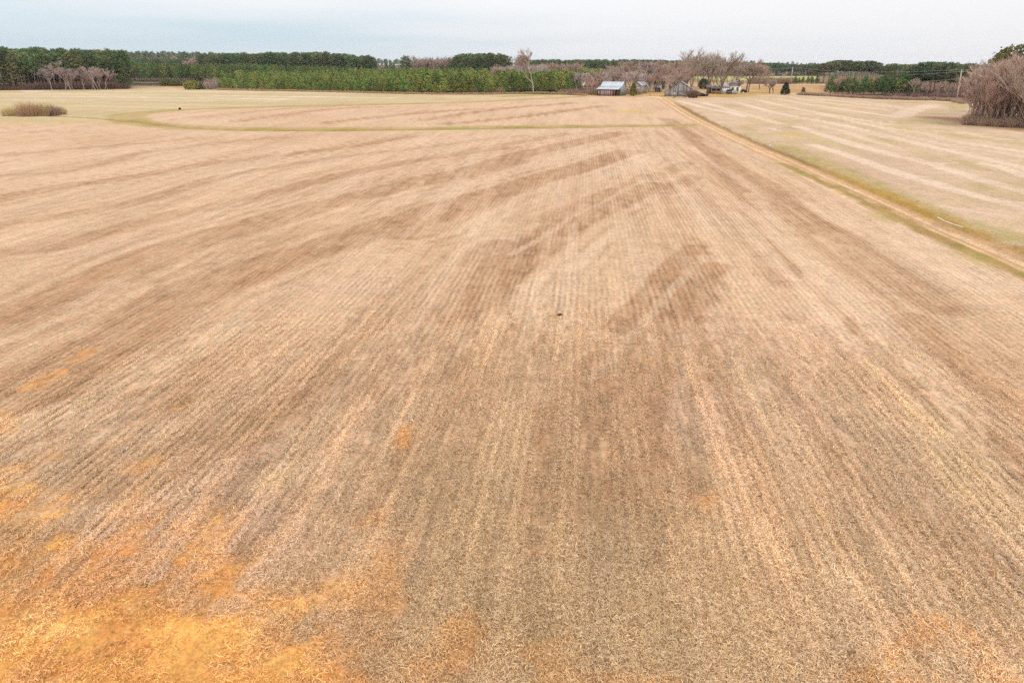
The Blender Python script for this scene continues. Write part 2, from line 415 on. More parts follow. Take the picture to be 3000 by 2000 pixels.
# swaths where the combine left little straw: (points, half width m, edge softness m, strength)
DARK = [
    (Z1([(-60, 218), (150, 214), (330, 212)]), 1.8, 1.2, .45),
    (Z1([(-80, 328), (0, 322), (250, 300), (480, 280), (760, 258), (900, 240)]), 1.5, 1.0, .55),
    (Z1([(-80, 420), (0, 415), (250, 400), (500, 352), (650, 312), (1000, 265), (1290, 240)]), 1.8, 1.2, .6),
    (Z1([(-60, 535), (0, 520), (300, 462), (520, 435), (900, 370), (1200, 330), (1550, 290), (1800, 250), (1900, 235)]), 1.9, 1.0, .8),
    (Z1([(-60, 660), (0, 640), (400, 580), (700, 520), (900, 450), (1150, 395), (1450, 345), (1650, 318), (2000, 280), (2250, 245), (2400, 232)]), 1.5, 1.2, .5),
    (Z1([(-60, 780), (0, 765), (250, 740), (500, 672), (800, 590), (1100, 540), (1300, 480), (1580, 410), (1900, 348), (2150, 310), (2352, 285)]), 1.7, 1.2, .7),
    (ZC([(0, 290), (250, 255), (500, 200), (800, 150), (1080, 100)]), 1.9, .9, .6),
    (Z1([(-60, 1110), (0, 1085), (300, 985), (500, 880), (800, 748), (1100, 660), (1400, 572), (1600, 520), (1900, 452), (2200, 395), (2352, 352)]), 2.5, 1.0, .8),
    (ZC([(0, 430), (400, 360), (750, 250), (1100, 170), (1450, 92)]), 2.6, .9, .8),
    (ZL([(-60, 660), (0, 640), (180, 560), (400, 470), (560, 415), (900, 290), (1100, 200), (1350, 120), (1600, 20)]), 1.1, .7, .5),
    (Z1([(120, 1400), (250, 1310), (500, 1170), (850, 970), (1100, 868), (1500, 735), (1800, 640), (2100, 545), (2352, 470)]), 2.5, 1.1, .9),
    (ZC([(0, 780), (300, 650), (600, 515), (900, 410), (1200, 325), (1400, 258), (1515, 222)]), 2.6, .7, .9),
    (ZC([(1640, 382), (1540, 435), (1400, 495), (1200, 570), (1050, 645), (950, 700)]), 1.1, .7, .7),
    (ZC([(1700, 450), (1500, 530), (1300, 620), (1100, 720), (900, 850), (700, 1000), (500, 1150), (200, 1480), (-100, 1800)]), 2.1, 1.0, .75),
    (ZL([(2300, 20), (2050, 260), (1850, 540), (1500, 720), (1150, 870), (850, 990), (560, 1110)]), 1.5, 1.3, .7),
    (ZL([(2150, 60), (1980, 250), (1870, 500), (1760, 680)]), .25, .2, .8),
    (ZC([(1970, 880), (1900, 940), (1800, 1030), (1700, 1150), (1600, 1260), (1450, 1430)]), .9, .6, .9),
    (ZC([(2080, 1010), (2000, 1090), (1900, 1210), (1800, 1320), (1700, 1420), (1640, 1530)]), 1.25, .7, .9),
    (ZB([(560, -40), (480, 100), (380, 240), (340, 400), (360, 600), (380, 800)]), .8, .7, .7),
    (ZB([(110, 260), (60, 320), (80, 480), (70, 640)]), .8, .4, .6),
    (ZB([(660, 200), (620, 240)]), .35, .3, .8), (ZB([(690, 360), (630, 420), (600, 480)]), .4, .35, .7),
    (ZB([(760, 520), (800, 620), (860, 720)]), .35, .3, .5),
    (ZB4([(1235, 0), (1215, 130)]), .22, .15, .9), (ZB4([(1560, 0), (1575, 120)]), .3, .2, .5),
    (ZB4([(1880, 0), (1920, 130), (1930, 240)]), .3, .2, .9), (ZB4([(1950, 330), (1985, 560)]), .2, .15, .6),
    (ZB4([(1175, 480), (1200, 560)]), .3, .25, .6), (ZB4([(1160, 660), (1165, 800)]), .2, .15, .9),
    (ZB4([(410, 110), (330, 250), (240, 420), (160, 620)]), .22, .15, .8),
    (ZB4([(1250, -120), (1230, 100), (1200, 300), (1190, 520)]), .55, .5, .5), (ZB4([(1550, -120), (1580, 150), (1600, 380)]), .8, .7, .55),
    (ZB4([(1880, -120), (1925, 200), (1965, 600), (1990, 820)]), .4, .4, .6), (ZB4([(1700, 50), (1780, 350), (1820, 560)]), .25, .25, .5),
    (ZL([(1500, 640), (1100, 920), (860, 1060)]), .7, .6, .4), (ZL([(1250, 480), (900, 680), (620, 860)]), .5, .4, .4), (ZL([(900, 560), (500, 760), (250, 900)]), .6, .5, .4),
    (ZB5([(300, 330), (350, 480)]), .4, .3, .5), (ZB5([(720, 400), (790, 560)]), .4, .3, .5),
    (ZB5([(1180, 120), (1230, 200)]), .3, .3, .5), (ZB5([(850, 900), (950, 1200)]), .6, .5, .4),
    (ZB([(1430, 60), (1450, 140)]), .3, .3, .7), (ZB([(1620, 90), (1700, 180)]), .4, .4, .6),
    (ZB([(1780, 60), (1900, 230), (2000, 330), (2150, 450), (2352, 640)]), .9, .9, .55),
    (ZB([(2150, 560), (2250, 680), (2352, 800)]), .5, .4, .6), (ZB([(2200, 800), (2352, 960)]), .7, .6, .5),
    (ZC([(1700, 78), (1780, 130), (1880, 200), (2100, 340), (2352, 500)]), .8, .5, .6),
    (ZR([(-120, 160), (0, 240), (150, 350), (300, 460), (600, 660), (800, 830), (960, 930)]), 2.0, .9, .75),
    (ZR([(1080, 960), (1300, 1140), (1600, 1340), (1800, 1470)]), 1.4, 1.2, .55),
    (ZR([(-60, 960), (40, 990), (120, 1080)]), 1.1, .5, .35), (ZR([(560, 1200), (700, 1300)]), .9, .8, .4),
    (ZR([(400, 800), (560, 950), (760, 1170), (800, 1250)]), .3, .2, .7),
    (ZR([(1600, 560), (1300, 380)]), .1, .1, 0),
    (ZC([(1690, 400), (1800, 350), (1900, 300)]), 1.5, .6, .5), (ZC([(1740, 500), (1850, 450), (1960, 395)]), 1.3, .5, .5),
    (ZL([(600, 395), (520, 440), (450, 490)]), .18, .12, .9), (ZL([(1120, 520), (1000, 620)]), .15, .1, .8),
    (ZL([(820, 440), (720, 480)]), .2, .15, .5), (ZL([(1260, 640), (1180, 740)]), .25, .2, .6), (ZL([(1600, 460), (1520, 560)]), .2, .15, .5),
    (ZL([(860, 750), (820, 775)]), .4, .3, .6), (ZL([(1480, 590), (1420, 700)]), .3, .2, .5), (ZL([(1040, 950), (960, 990)]), .5, .4, .5),
    (ZL([(270, 1000), (160, 1040)]), .6, .5, .5), (ZL([(1370, 640), (1150, 790), (1000, 870)]), .3, .25, .5),
    # the upper field, inside the grassed waterway
    (Z2([(-400, 160), (-150, 120), (0, 103), (280, 82)]), 2.6, 1.6, .85), (Z2([(-300, 178), (0, 150), (300, 110), (420, 96)]), 2.6, 1.6, .85),
    (Z1([(1100, 165), (1500, 112), (1800, 98)]), 2.4, 1.5, .7), (Z1([(1500, 172), (1900, 130), (2200, 108)]), 2.4, 1.5, .75),
    (Z1([(900, 150), (1300, 108), (1600, 95)]), 2.4, 1.5, .6),
]
PALE = [
    (ZC([(1640, 405), (1500, 480), (1300, 585), (1100, 680), (960, 790), (700, 930)]), .28, .2, .8),
    (ZC([(1540, 700), (1350, 830), (1150, 980), (950, 1120), (800, 1160)]), .7, .5, .6),
    (ZC([(2050, 940), (1900, 1080), (1750, 1240), (1600, 1420), (1400, 1640), (1250, 1800)]), .3, .3, .6),
    (ZC([(1720, 320), (1800, 420), (1900, 540)]), .35, .25, .5), (ZC([(1830, 290), (1950, 400), (2050, 500)]), .35, .25, .5),
    (ZC([(0, 560), (400, 450), (800, 320), (1200, 215), (1700, 120)]), 1.5, 1.2, .5),
    (ZC([(300, 760), (700, 590), (1000, 460), (1300, 380), (1700, 240)]), 2.2, 1.4, .55),
    (ZC([(1000, 1400), (900, 1250), (1100, 1050), (1200, 950)]), 1.6, 1.0, .5),
    (ZR([(250, 230), (600, 440), (900, 620), (1200, 800), (1600, 1000), (2100, 1300)]), 2.4, 1.5, .6),
    (ZR([(0, 290), (130, 400)]), .5, .4, .4), (ZR([(0, 760), (250, 800), (500, 980)]), 1.5, 1.2, .45),
    (ZL([(300, 330), (600, 200)]), .6, .6, .6), (ZL([(700, 640), (900, 500), (1100, 390)]), .8, .7, .6),
    (ZL([(150, 850), (400, 780)]), 1.2, 1.0, .6), (ZL([(550, 900), (700, 860)]), 1.0, .8, .5), (ZL([(1300, 1100), (1400, 1050)]), .8, .7, .6),
    (ZL([(1900, 680), (1950, 560), (2150, 420), (2350, 350)]), 1.2, .9, .5), (ZL([(1850, 900), (1950, 720)]), .8, .6, .4),
    (ZB([(850, 300), (950, 450), (1080, 650), (1150, 800)]), .8, .8, .45), (ZB([(1450, 500), (1600, 800), (1800, 1000)]), 1.2, 1.2, .45),
    (ZB([(1900, 600), (2100, 850), (2200, 1050)]), 1.2, 1.2, .5), (ZB([(560, 640), (600, 740)]), .6, .5, .4),
    (ZB5([(1200, 870), (1240, 960)]), .4, .3, .8),
]
# right-hand field: pale mown strips
RPALE = [
    (R1([(-40, 62), (300, 150), (600, 205), (700, 240)]), 1.6, .8, .9),
    (R1([(240, 85), (600, 180), (900, 262), (1150, 330)]), 1.3, .8, .8),
    (R1([(620, 75), (1000, 180), (1400, 265), (1800, 345), (2352, 480)]), 1.3, .8, .8),
    (R1([(850, 50), (1300, 150), (1700, 222), (2352, 332)]), 1.3, .8, .9),
    (R1([(1050, 35), (1500, 110), (2000, 182), (2352, 232)]), 1.3, .8, .9),
    (R1([(1250, 25), (1700, 90), (2352, 170)]), 1.3, .8, .8), (R1([(1500, 28), (2000, 92), (2352, 128)]), 1.3, .8, .7),
    (R1([(980, 368), (1120, 405)]), 1.0, .6, .8), (R1([(1300, 350), (1700, 475), (2100, 590), (2352, 660)]), 1.2, .7, .9),
    (R1([(1440, 340), (1640, 350)]), .8, .6, .9),
    (R2([(-100, 520), (0, 550), (400, 672), (900, 850), (1300, 962), (1800, 1110), (2500, 1260)]), 1.2, .7, .9),
    (R2([(-100, 365), (0, 400), (400, 530), (800, 630), (1200, 722), (1600, 845), (2000, 965), (2500, 1100)]), 1.1, .6, .9),
    (R2([(0, 310), (300, 370), (500, 455), (900, 560)]), .9, .6, .6),
    (R2([(-60, 235), (0, 250), (400, 330), (800, 430), (1200, 530), (1600, 620), (2000, 712), (2500, 830)]), 1.1, .6, .95),
    (R2([(0, 172), (300, 238), (700, 322), (1200, 395), (1600, 490), (2500, 630)]), 1.1, .6, .8),
    (R2([(700, 330), (1000, 420), (1500, 530), (2000, 600), (2500, 700)]), .9, .6, .5),
    (R2([(1350, 370), (1700, 400), (2000, 450), (2500, 500)]), .9, .5, .7),
    (R2([(1700, 745), (2000, 760), (2500, 930)]), 1.0, .5, .9), (R2([(1400, 740), (1600, 735)]), .5, .3, .7),
    (R2([(1650, 340), (2000, 360), (2500, 420)]), .9, .5, .5), (R2([(820, 262), (1050, 272)]), .8, .5, .8),
    (R2([(1200, 900), (1400, 990), (1700, 1080)]), .9, .6, .6), (R2([(1300, 1220), (1700, 1280), (2200, 1340)]), .8, .6, .4),
    (R2([(500, 30), (900, 90), (1000, 130)]), 1.5, 1.0, .5), (R2([(900, 200), (1100, 120), (1300, 70)]), 3.0, 1.5, .7),
]
RGREEN = [
    (R2([(950, 240), (1200, 262), (1500, 300)]), 1.6, 1.2, .9), (R2([(1300, 290), (1700, 320)]), 2.0, 1.8, .4), (R2([(1000, 40), (1400, 45), (1650, 90)]), 4, 3, .7),
    (R2([(1560, 70), (1600, 120)]), 2.5, 2, .6), (R2([(2250, 360), (2500, 395)]), 1.4, 1.0, .9),
    (R2([(1450, 400), (1750, 455)]), 1.0, .9, .6), (R2([(100, 480), (400, 570)]), .8, .7, .5), (R2([(600, 430), (900, 510)]), .8, .7, .45),
    (R2([(1500, 660), (1900, 820)]), 1.0, .9, .5), (R2([(1800, 990), (1980, 1040)]), .7, .6, .5), (R2([(1000, 960), (1100, 965)]), .8, .7, .4),
    (R1([(1000, 570), (1250, 590)]), 1.6, 1.4, .6), (R1([(1150, 600), (1350, 650), (1550, 770)]), 1.6, 1.4, .7), (R1([(650, 350), (900, 480)]), 1.6, 1.5, .4),
    (R1([(500, 100), (640, 130)]), 2, 2, .5), (R1([(1150, 360), (1300, 385)]), 1.0, .9, .7), (R1([(1500, 370), (1640, 395)]), 1.0, .9, .4),
    (R2([(0, 720), (300, 830), (600, 960), (900, 1120), (1300, 1280), (1700, 1420), (2352, 1600)]), 1.6, 1.6, .75),
]
RYELL = [(R1([(720, 350), (850, 340), (960, 342)]), .9, .7, .9), (R1([(1150, 440), (1300, 460), (1520, 475)]), 1.0, .8, 1.0), (Z2([(560, 118), (600, 128)]), 5, 4, .6)]
TRACK = ground_line([(3240, 878), (3060, 799), (2961, 755), (2867, 714), (2783, 680), (2719, 654), (2642, 620), (2566, 585.5), (2489, 550.5), (2405, 513), (2301, 467), (2245, 443), (2196, 421.5), (2143, 397.5), (2092, 373.5), (2036, 346), (2000, 326), (1965, 304), (1941, 289)])
TRACK2 = ground_line([(1941, 289), (1930, 286), (1915, 283), (1905, 284), (1890, 285)])
WATERWAY = ground_line(ZI([(1610, 287), (1500, 289), (1300, 291), (1100, 293.5), (900, 296), (700, 297), (500, 296), (400, 290.5), (320, 282), (290, 272), (300, 263), (400, 253.5), (520, 248.5), (700, 243.5), (1000, 237), (1200, 229), (1330, 222)]), 10)
WW_DARK = ground_line(ZI([(1600, 286), (1300, 291.5), (1100, 294.5), (900, 297.5), (700, 299), (560, 298), (420, 291), (330, 281), (220, 271), (120, 266)]), 8)
DITCH = ground_line([(1965, 296), (2000, 312), (2051, 341), (2140, 385), (2258, 434), (2370, 478), (2440, 511), (2560, 560), (2700, 620), (2850, 690), (3060, 775)])
ROADG = ground_line(RG([(-400, -80), (0, 110), (160, 170), (300, 240), (450, 310), (600, 390), (750, 450), (900, 540), (1050, 600), (1200, 680), (1400, 760), (1550, 830), (1900, 980), (2352, 1200)]))
RFIELD_EDGE = ground_line(ZI([(1500, 224), (1560, 224), (1800, 223), (1900, 226), (2020, 229), (2100, 233), (2200, 240), (2230, 262), (2240, 280), (2352, 290), (2500, 300)]), 4)

def hill(x, y):
    d = np.hypot(x, y); a = np.degrees(np.arctan2(x, y))
    top = 21.0 * np.exp(-((a + 24) / 9.0) ** 2) + 5.5 * np.exp(-((a + 8) / 8.0) ** 2) - 5.5 * sstep(14, 26, a) + 3.5 * sstep(-3, 6, a) * (1 - sstep(12, 24, a))
    return top * sstep(1050, 1900, d)

def band(X, Y, spec, wx, wy, thin=False):
    pts, hw, soft, k = spec
    if k == 0: return None
    line = ground_line(pts)
    d, t = dist_line(X, Y, line, hw + soft * 2 + 5)
    d = np.abs(d) + (wx - .5) * hw * .55
    m = 1 - sstep(hw - soft * .4, hw + soft * .4, d)
    if thin and hw > 1.4:
        m = np.maximum(m, (1 - sstep(.15, .5, np.abs(d - hw - 1.5))) * .55 * (wy > .42)); m = np.maximum(m, (1 - sstep(.1, .4, np.abs(d - hw - 3.1))) * .4 * (wy > .5))
    return m * k * (0.55 + .8 * wy)

def build_ground():
    th = []
    a = 0.0
    az = np.concatenate([np.radians(np.arange(-40, 40.001, 0.11)), ])
    coarse = np.radians(np.concatenate([np.arange(-180, -40, 4), ])), np.radians(np.arange(44, 180, 4))
    az = np.concatenate([coarse[0], az, coarse[1]])
    # radial steps: about one picture row apart
    rs = [0.5, 2, 4, 6, 8, 9.5]
    while rs[-1] < 900:
        r = rs[-1]
        rs.append(r + max(.035, (r * r + CAMH * CAMH) / CAMH * (0.00150 if r < 215 or r > 440 else .0006)))
    rs += [1000, 1150, 1300, 1500, 1700, 1900, 2100, 2500, 3000, 3600, 4300]
    rs = np.array(rs)
    R, A = np.meshgrid(rs, az, indexing='ij')
    X = (R * np.sin(A)).ravel(); Y = (R * np.cos(A)).ravel(); D = R.ravel()
    n_r, n_a = R.shape
    n1 = fbm(X, Y, 3.0, 3); n2 = fbm(X, Y, 9.0, 40); n3 = fbm(X, Y, 28.0, 90); n4 = fbm(X, Y, 1.1, 120, 3)
    nx = vnoise(X / 1.2, Y / 14.0, 5); 
    # --- which land is where
    tr, _ = dist_line(X, Y, TRACK, 400); 
    right = tr < 0                                   # east of the farm track (the line runs away from the camera)
    right = np.where(np.abs(tr) > 900, X > 0.10 * Y + 31, right)
    ww, wt = dist_line(X, Y, WATERWAY, 60); wwa = np.abs(ww)
    C = np.zeros((len(X), 3)); rows = np.zeros(len(X))
    def put(m, c):
        m = np.clip(m, 0, 1)[:, None]
        C[:] = C * (1 - m) + np.asarray(c) * m
    # main harvested field: pale straw, pinker far off, greyer and deeper near the drone
    C[:] = alb(218, 184, 150)
    put(sstep(45, 120, D) * .6, alb(226, 194, 163))
    put((1 - sstep(13, 27, D)) * .75, alb(212, 174, 136))
    put((1 - sstep(13, 26, D)) * sstep(-2, 9, X + 4 * (n2 - .5)) * .4, alb(206, 176, 140))
    put(sstep(.5, .75, n3) * .35, alb(206, 166, 128)); put(sstep(.52, .8, n2) * .3, alb(226, 192, 168))
    rows[:] = (.35 + .65 * sstep(.30, .52, n3 + .15 * (n2 - .5)) * sstep(10, 18, D)) * (1 - .75 * sstep(120, 200, D))
    nr = 1 - sstep(18, 38, D)
    put(nr * sstep(.50, .72, n1) * .45, alb(208, 172, 140)); put(nr * sstep(.46, .24, n1) * .4, alb(174, 138, 102))
    put(nr * sstep(.52, .74, n2) * .45, alb(206, 168, 144)); put(nr * sstep(.47, .24, n2) * .4, alb(178, 150, 108))
    ns = vnoise((X * math.cos(ROW_AZ) - Y * math.sin(ROW_AZ)) / .55, (X * math.sin(ROW_AZ) + Y * math.cos(ROW_AZ)) / 5, 871)
    put(nr * sstep(.62, .9, ns) * sstep(.4, .6, n2) * .45, alb(146, 112, 80)); put(nr * sstep(.38, .1, ns) * .35, alb(212, 180, 148))
    dark = np.zeros(len(X))
    wp = ground_line([(2030, 705), (1930, 830), (1814, 957), (1665, 1110), (1580, 1290), (1560, 1500), (1750, 1540), (1940, 1500), (1940, 1290), (2000, 1073), (2075, 930), (2135, 830), (2060, 765), (2030, 705)], 2)
    wd_, _w = dist_line(X, Y, wp, 12); wi = np.zeros(len(X), bool); j = len(wp) - 1
    for i in range(len(wp)):
        c1 = (wp[i, 1] > Y) != (wp[j, 1] > Y)
        wi ^= c1 & (X < (wp[j, 0] - wp[i, 0]) * (Y - wp[i, 1]) / (wp[j, 1] - wp[i, 1] + 1e-9) + wp[i, 0]); j = i
    wl = vnoise((X * math.cos(ROW_AZ) - Y * math.sin(ROW_AZ)) / .5, (X * math.sin(ROW_AZ) + Y * math.cos(ROW_AZ)) / 9, 881)
    dark = np.maximum(dark, sstep(-.5, .6, np.where(wi, 1, -1) * np.minimum(np.abs(wd_), 5) + (n1 - .5) * .8) * np.clip(.12 + 1.0 * wl, 0, .85) * (1 - .45 * sstep(30, 20, D)))
    for s_ in DARK:
        m = band(X, Y, s_, n1 * .6 + n4 * .4, nx, True)
        if m is not None: dark = np.maximum(dark, m)
    hatch = .5 + .95 * vnoise((X * math.cos(ROW_AZ) - Y * math.sin(ROW_AZ)) / .19, (X * math.sin(ROW_AZ) + Y * math.cos(ROW_AZ)) / 1.6, 887)
    dark = dark * np.where(D < 100, hatch, 1.0)
    put(np.clip(dark * .76, 0, .85), alb(184, 143, 107)); rows = np.clip(rows + dark * .5 * sstep(14, 26, D), 0, 1.2)
    put(dark * sstep(.45, .7, n4) * .35, alb(152, 112, 80))
    # fine combing along the swaths: streaks that follow the curved line of travel
    ref = ground_line(Z1([(-300, 1290), (-60, 1130), (0, 1085), (300, 985), (500, 880), (800, 748), (1100, 660), (1400, 572), (1600, 520)]) + ZC([(750, 250), (1100, 170), (1450, 92), (1900, 20)]))
    sd_, st_ = dist_line(X, Y, ref, 260)
    u_row = X * math.cos(ROW_AZ) - Y * math.sin(ROW_AZ); v_row = X * math.sin(ROW_AZ) + Y * math.cos(ROW_AZ)
    wgt = sstep(-30, -2, sd_)                                        # east of the curve the rows take over
    wgt = sstep(2, 26, -sd_)
    def strk(k, seed):
        a1 = vnoise(sd_ / k, st_ * 9 + n3 * 1.5, seed); b1 = vnoise(u_row / k, v_row / 22 + n3 * 1.5, seed + 1)
        return a1 * (1 - wgt) + b1 * wgt
    wgt = np.clip(wgt + .65, 0, 1)
    sk = .55 * strk(.9, 801) + .45 * strk(2.6, 803)
    fadein = sstep(14, 30, D)
    put(sstep(.52, .8, sk) * .42 * fadein, alb(234, 204, 174)); put(sstep(.46, .2, sk) * .38 * fadein, alb(190, 150, 114))
    pale = np.zeros(len(X))
    for s_ in PALE:
        m = band(X, Y, s_, n1, nx)
        if m is not None: pale = np.maximum(pale, m)
    put(pale * .5, alb(234, 206, 176))
    # bare orange clay showing through, lower left and a little lower right
    sx, sy = X, Y
    edge = ground_line(ZB3([(-900, 180), (-200, 280), (200, 380), (500, 520), (1000, 640), (1400, 780), (1700, 920), (2100, 1060), (2352, 1230), (2700, 1480), (2850, 2600)]))
    ed, et = dist_line(X, Y, edge, 14)
    inside = np.clip(ed * -1 / 1.6, -2.5, 2.5)
    inside = np.where(np.abs(ed) > 900, np.where((D < 15) & (X < 0), 2.5, -2.5), inside)
    n5 = vnoise(X / .42, Y / .30, 333)
    clay = sstep(-.9, 2.0, inside * .9 + (n1 - .5) * 2.4 + (n4 - .5) * 2.6 + (n5 - .5) * 1.8)
    for pts, hw, k in [(ZB5([(1850, 1200), (1500, 1400), (1300, 1568)]), .2, .6), (ZB5([(1700, 1330), (1900, 1230), (2050, 1300)]), .18, .6), (ZB5([(2050, 1350), (2160, 1560)]), .18, .4),
                       (ZB5([(1200, 1568), (1450, 1560), (1900, 1640)]), .25, .8), (ZB5([(-600, 1568), (180, 1568)]), .3, .4), (ZB4([(680, 1240), (760, 1200), (720, 1380)]), .45, .5), (ZB4([(0, 1000), (280, 1080)]), .5, .5),
                       (ZB4([(130, 590), (250, 560)]), .3, .35), (ZB4([(390, 60), (420, 0)]), .2, .45), (ZB4([(1100, 1390), (1300, 1390)]), .4, .4),
                       (ZL([(140, 680), (260, 620)]), .35, .5), (ZL([(820, 770), (880, 745)]), .35, .35), (ZL([(400, 520), (340, 560)]), .3, .4), (ZL([(1850, 950), (1860, 880)]), .2, .7),
                       (ZL([(640, 1050), (700, 1020)]), .35, .4), (ZL([(-60, 820), (20, 880)]), .5, .3), (ZB5([(400, 480), (440, 430)]), .3, .4)]:
        d, _ = dist_line(X, Y, ground_line(pts), 5)
        clay = np.maximum(clay, k * sstep(.25, .6, (1 - sstep(hw * .2, hw * 2.2, np.abs(d))) * (.25 + .8 * n4 + .5 * n5) + (n1 - .5) * .5))
    clay = np.clip(clay, 0, 1) * (~right)
    hue = sstep(.3, .7, fbm(X, Y, 1.6, 300))[:, None]
    cc = alb(238, 174, 94) * hue + alb(218, 152, 82) * (1 - hue)
    cc = cc * (.82 + .36 * n4[:, None])
    m = (clay * .92)[:, None]; C[:] = C * (1 - m) + cc * m
    put(clay * sstep(.62, .75, fbm(X, Y, .9, 410)) * .6, alb(246, 200, 130))
    rows *= 1 - clay * .8
    # --- west meadow outside the waterway, pale mown strips
    north = np.where(np.abs(ww) < 900, 0, 0)
    loop_in = np.zeros(len(X), bool)
    P = WATERWAY
    xs, ys = P[:, 0], P[:, 1]                         # point-in-polygon of the loop
    ins = np.zeros(len(X), bool); sel = np.nonzero((Y > 150) & (Y < 340) & (X > -130) & (X < 70))[0]
    xx, yy = X[sel], Y[sel]; inn = np.zeros(len(sel), bool); j = len(xs) - 1
    for i in range(len(xs)):
        c1 = (ys[i] > yy) != (ys[j] > yy)
        inn ^= c1 & (xx < (xs[j] - xs[i]) * (yy - ys[i]) / (ys[j] - ys[i] + 1e-9) + xs[i]); j = i
    ins[sel] = inn
    mead = (~right) & (~ins) & (Y > 165 + .0 * X) & ((Y - 190) > -.55 * (X + 95)) 
    bl = ground_line(ZI([(-300, 262), (0, 266), (120, 267), (200, 271), (290, 281)]), 4)
    md = (~right) & (~ins) & (Y > np.interp(X, [-600, -260, -170, -125, -100, -70, 60], [235, 200, 196, 186, 182, 215, 300]))
    md &= ~((X > -70) & (Y < np.interp(X, [-70, -27, 5, 40], [262, 276, 325, 380])))
    mdm = md.astype(float)
    put(mdm, alb(213, 191, 153))
    st = vnoise((X * .3 + Y * .954) / 6, (X * .954 - Y * .3) / 90, 61)
    mp_ = np.zeros(len(X))
    for k_, ys_ in enumerate([(266.5, 267, 268.5, 270, 272, 275), (270, 270.5, 272, 275, 278, 281), (274, 274.5, 276.5, 279.5, 283, 286), (278.5, 279, 281, 284, 287.5, 290.5), (283, 283.5, 285, 288, 291), (287.5, 288, 289.5, 292, 294.5), (292.5, 293, 294, 296.5), (298, 298.5, 299)]):
        mp_ = np.maximum(mp_, band(X, Y, (list(zip((-200, 0, 300, 600, 850, 1150), ys_)), 3.2, 2.4, (1, .35, .9, .25, 1, .4, .9, .4)[k_]), n1, vnoise((X * .954 - Y * .3) / 30, Y / 8, 62 + k_)))
    put(mdm * mp_ * .95, alb(236, 218, 194)); put(mdm * (1 - mp_) * sstep(.5, .8, st) * .5, alb(222, 200, 162))
    put(mdm * sstep(.5, .25, st) * .3, alb(190, 172, 118))
    put(mdm * sstep(.5, .72, n3) * .3, alb(190, 176, 112))
    rows *= 1 - mdm
    # grass edge between west field and meadow, yellowish
    ye = (~right) & (X < -60) & (Y > 150)
    put(np.where(ye, sstep(168, 186, Y + .1 * (X + 100)) * (1 - mdm) * (~ins), 0) * .6, alb(208, 180, 120))
    # the waterway
    wm = (1 - sstep(3.2, 6.0, wwa + (n2 - .5) * 4)) * (~right)
    put(wm * .85, alb(196, 170, 116)); put(wm * sstep(.46, .66, n2) * .7, alb(166, 160, 84)); rows *= 1 - wm
    wd, wt2 = dist_line(X, Y, WW_DARK, 12)
    put((1 - sstep(.5, 1.8, np.abs(wd) + (n1 - .5) * 1.6)) * .55 * (~right), alb(158, 122, 74))
    put((1 - sstep(.5, 4, np.abs(wd) + (n1 - .5) * 3)) * sstep(.5, .7, n1) * .5 * (~right) * sstep(-60, 20, X), alb(140, 156, 62))
    # --- east field: mown hay stubble, pale strips, green flushes
    rm = right & (D < 420)
    rmf = rm.astype(float)
    put(rmf, alb(223, 194, 166)); put(rmf * sstep(.45, .7, n2) * .45, alb(196, 176, 124)); put(rmf * sstep(.5, .75, n3) * .4, alb(204, 170, 146))
    rows *= 1 - rmf
    rp = np.zeros(len(X)); rg = np.zeros(len(X)); ry = np.zeros(len(X))
    for s_ in RPALE: rp = np.maximum(rp, band(X, Y, s_, n1, nx))
    for s_ in RGREEN: rg = np.maximum(rg, band(X, Y, s_, n2, n1))
    for s_ in RYELL: ry = np.maximum(ry, band(X, Y, s_, n1, n2))
    gap = sstep(.35, .65, fbm(X, Y, 5.0, 500)) * (1 - rp)
    put(rmf * gap * .3, alb(192, 172, 122))
    put(rmf * rp * .75, alb(240, 216, 192)); put(rmf * rg * .8 * (.4 + 1.0 * n1), alb(178, 164, 92)); put(np.clip(rmf + ins, 0, 1) * ry * .8, alb(216, 184, 88))
    # land beyond the fields: rough orange-brown grass, darker wood floor far off
    fe = (np.interp(X, [-600, -300, -200, -150, -100, -40, 20, 45, 70, 90, 110, 140, 170, 215, 330], [440, 424, 455, 424, 400, 366, 348, 330, 318, 322, 345, 372, 352, 300, 250]))
    far = sstep(-3, 3, Y - fe + (n2 - .5) * 8)
    far = np.where(right & (X > 150) , sstep(-3, 3, Y - np.interp(X, [150, 190, 330], [322, 268, 235])), far)
    put(far, alb(204, 166, 120)); put(far * sstep(.45, .7, n3) * .6, alb(196, 172, 106)); put(far * sstep(.5, .7, n2) * .5, alb(186, 132, 90))
    put(far * sstep(540, 620, Y) , alb(150, 130, 92)); put(far * (X / np.maximum(Y, 1) < .39) * sstep(560, 600, Y) * (X > 180) * sstep(610, 700, Y), alb(190, 184, 120))
    put(far * sstep(.39, .42, X / np.maximum(Y, 1)) * sstep(240, 300, Y), alb(138, 106, 84))
    put(far * (X < -214) * sstep(408, 416, Y) * (Y < 480) * sstep(-.5, -.515, X / np.maximum(Y, 1)), alb(104, 76, 60))
    put(far * sstep(-120, -150, X) * sstep(560, 590, Y), alb(98, 80, 62)); put(far * (X > -165) * (X < 40) * sstep(4, 9, Y - fe), alb(96, 74, 54))
    put(sstep(930, 1000, D), alb(96, 92, 62))
    put((1 - sstep(430, 520, D)) * far * (X < -190) * sstep(430, 440, Y) * .7, alb(214, 184, 120))
    # pond in the wood's edge is a sheet of its own
    # farmyard grass and worn drive
    fy = far * (X > 30) * (X < 130) * (Y < 420)
    put(fy * .8, alb(208, 172, 112)); put(fy * sstep(.5, .7, n2) * .5, alb(184, 164, 92))
    t2, _ = dist_line(X, Y, TRACK2, 10); put((1 - sstep(1.2, 2.6, np.abs(t2))) * .9, alb(240, 208, 166))
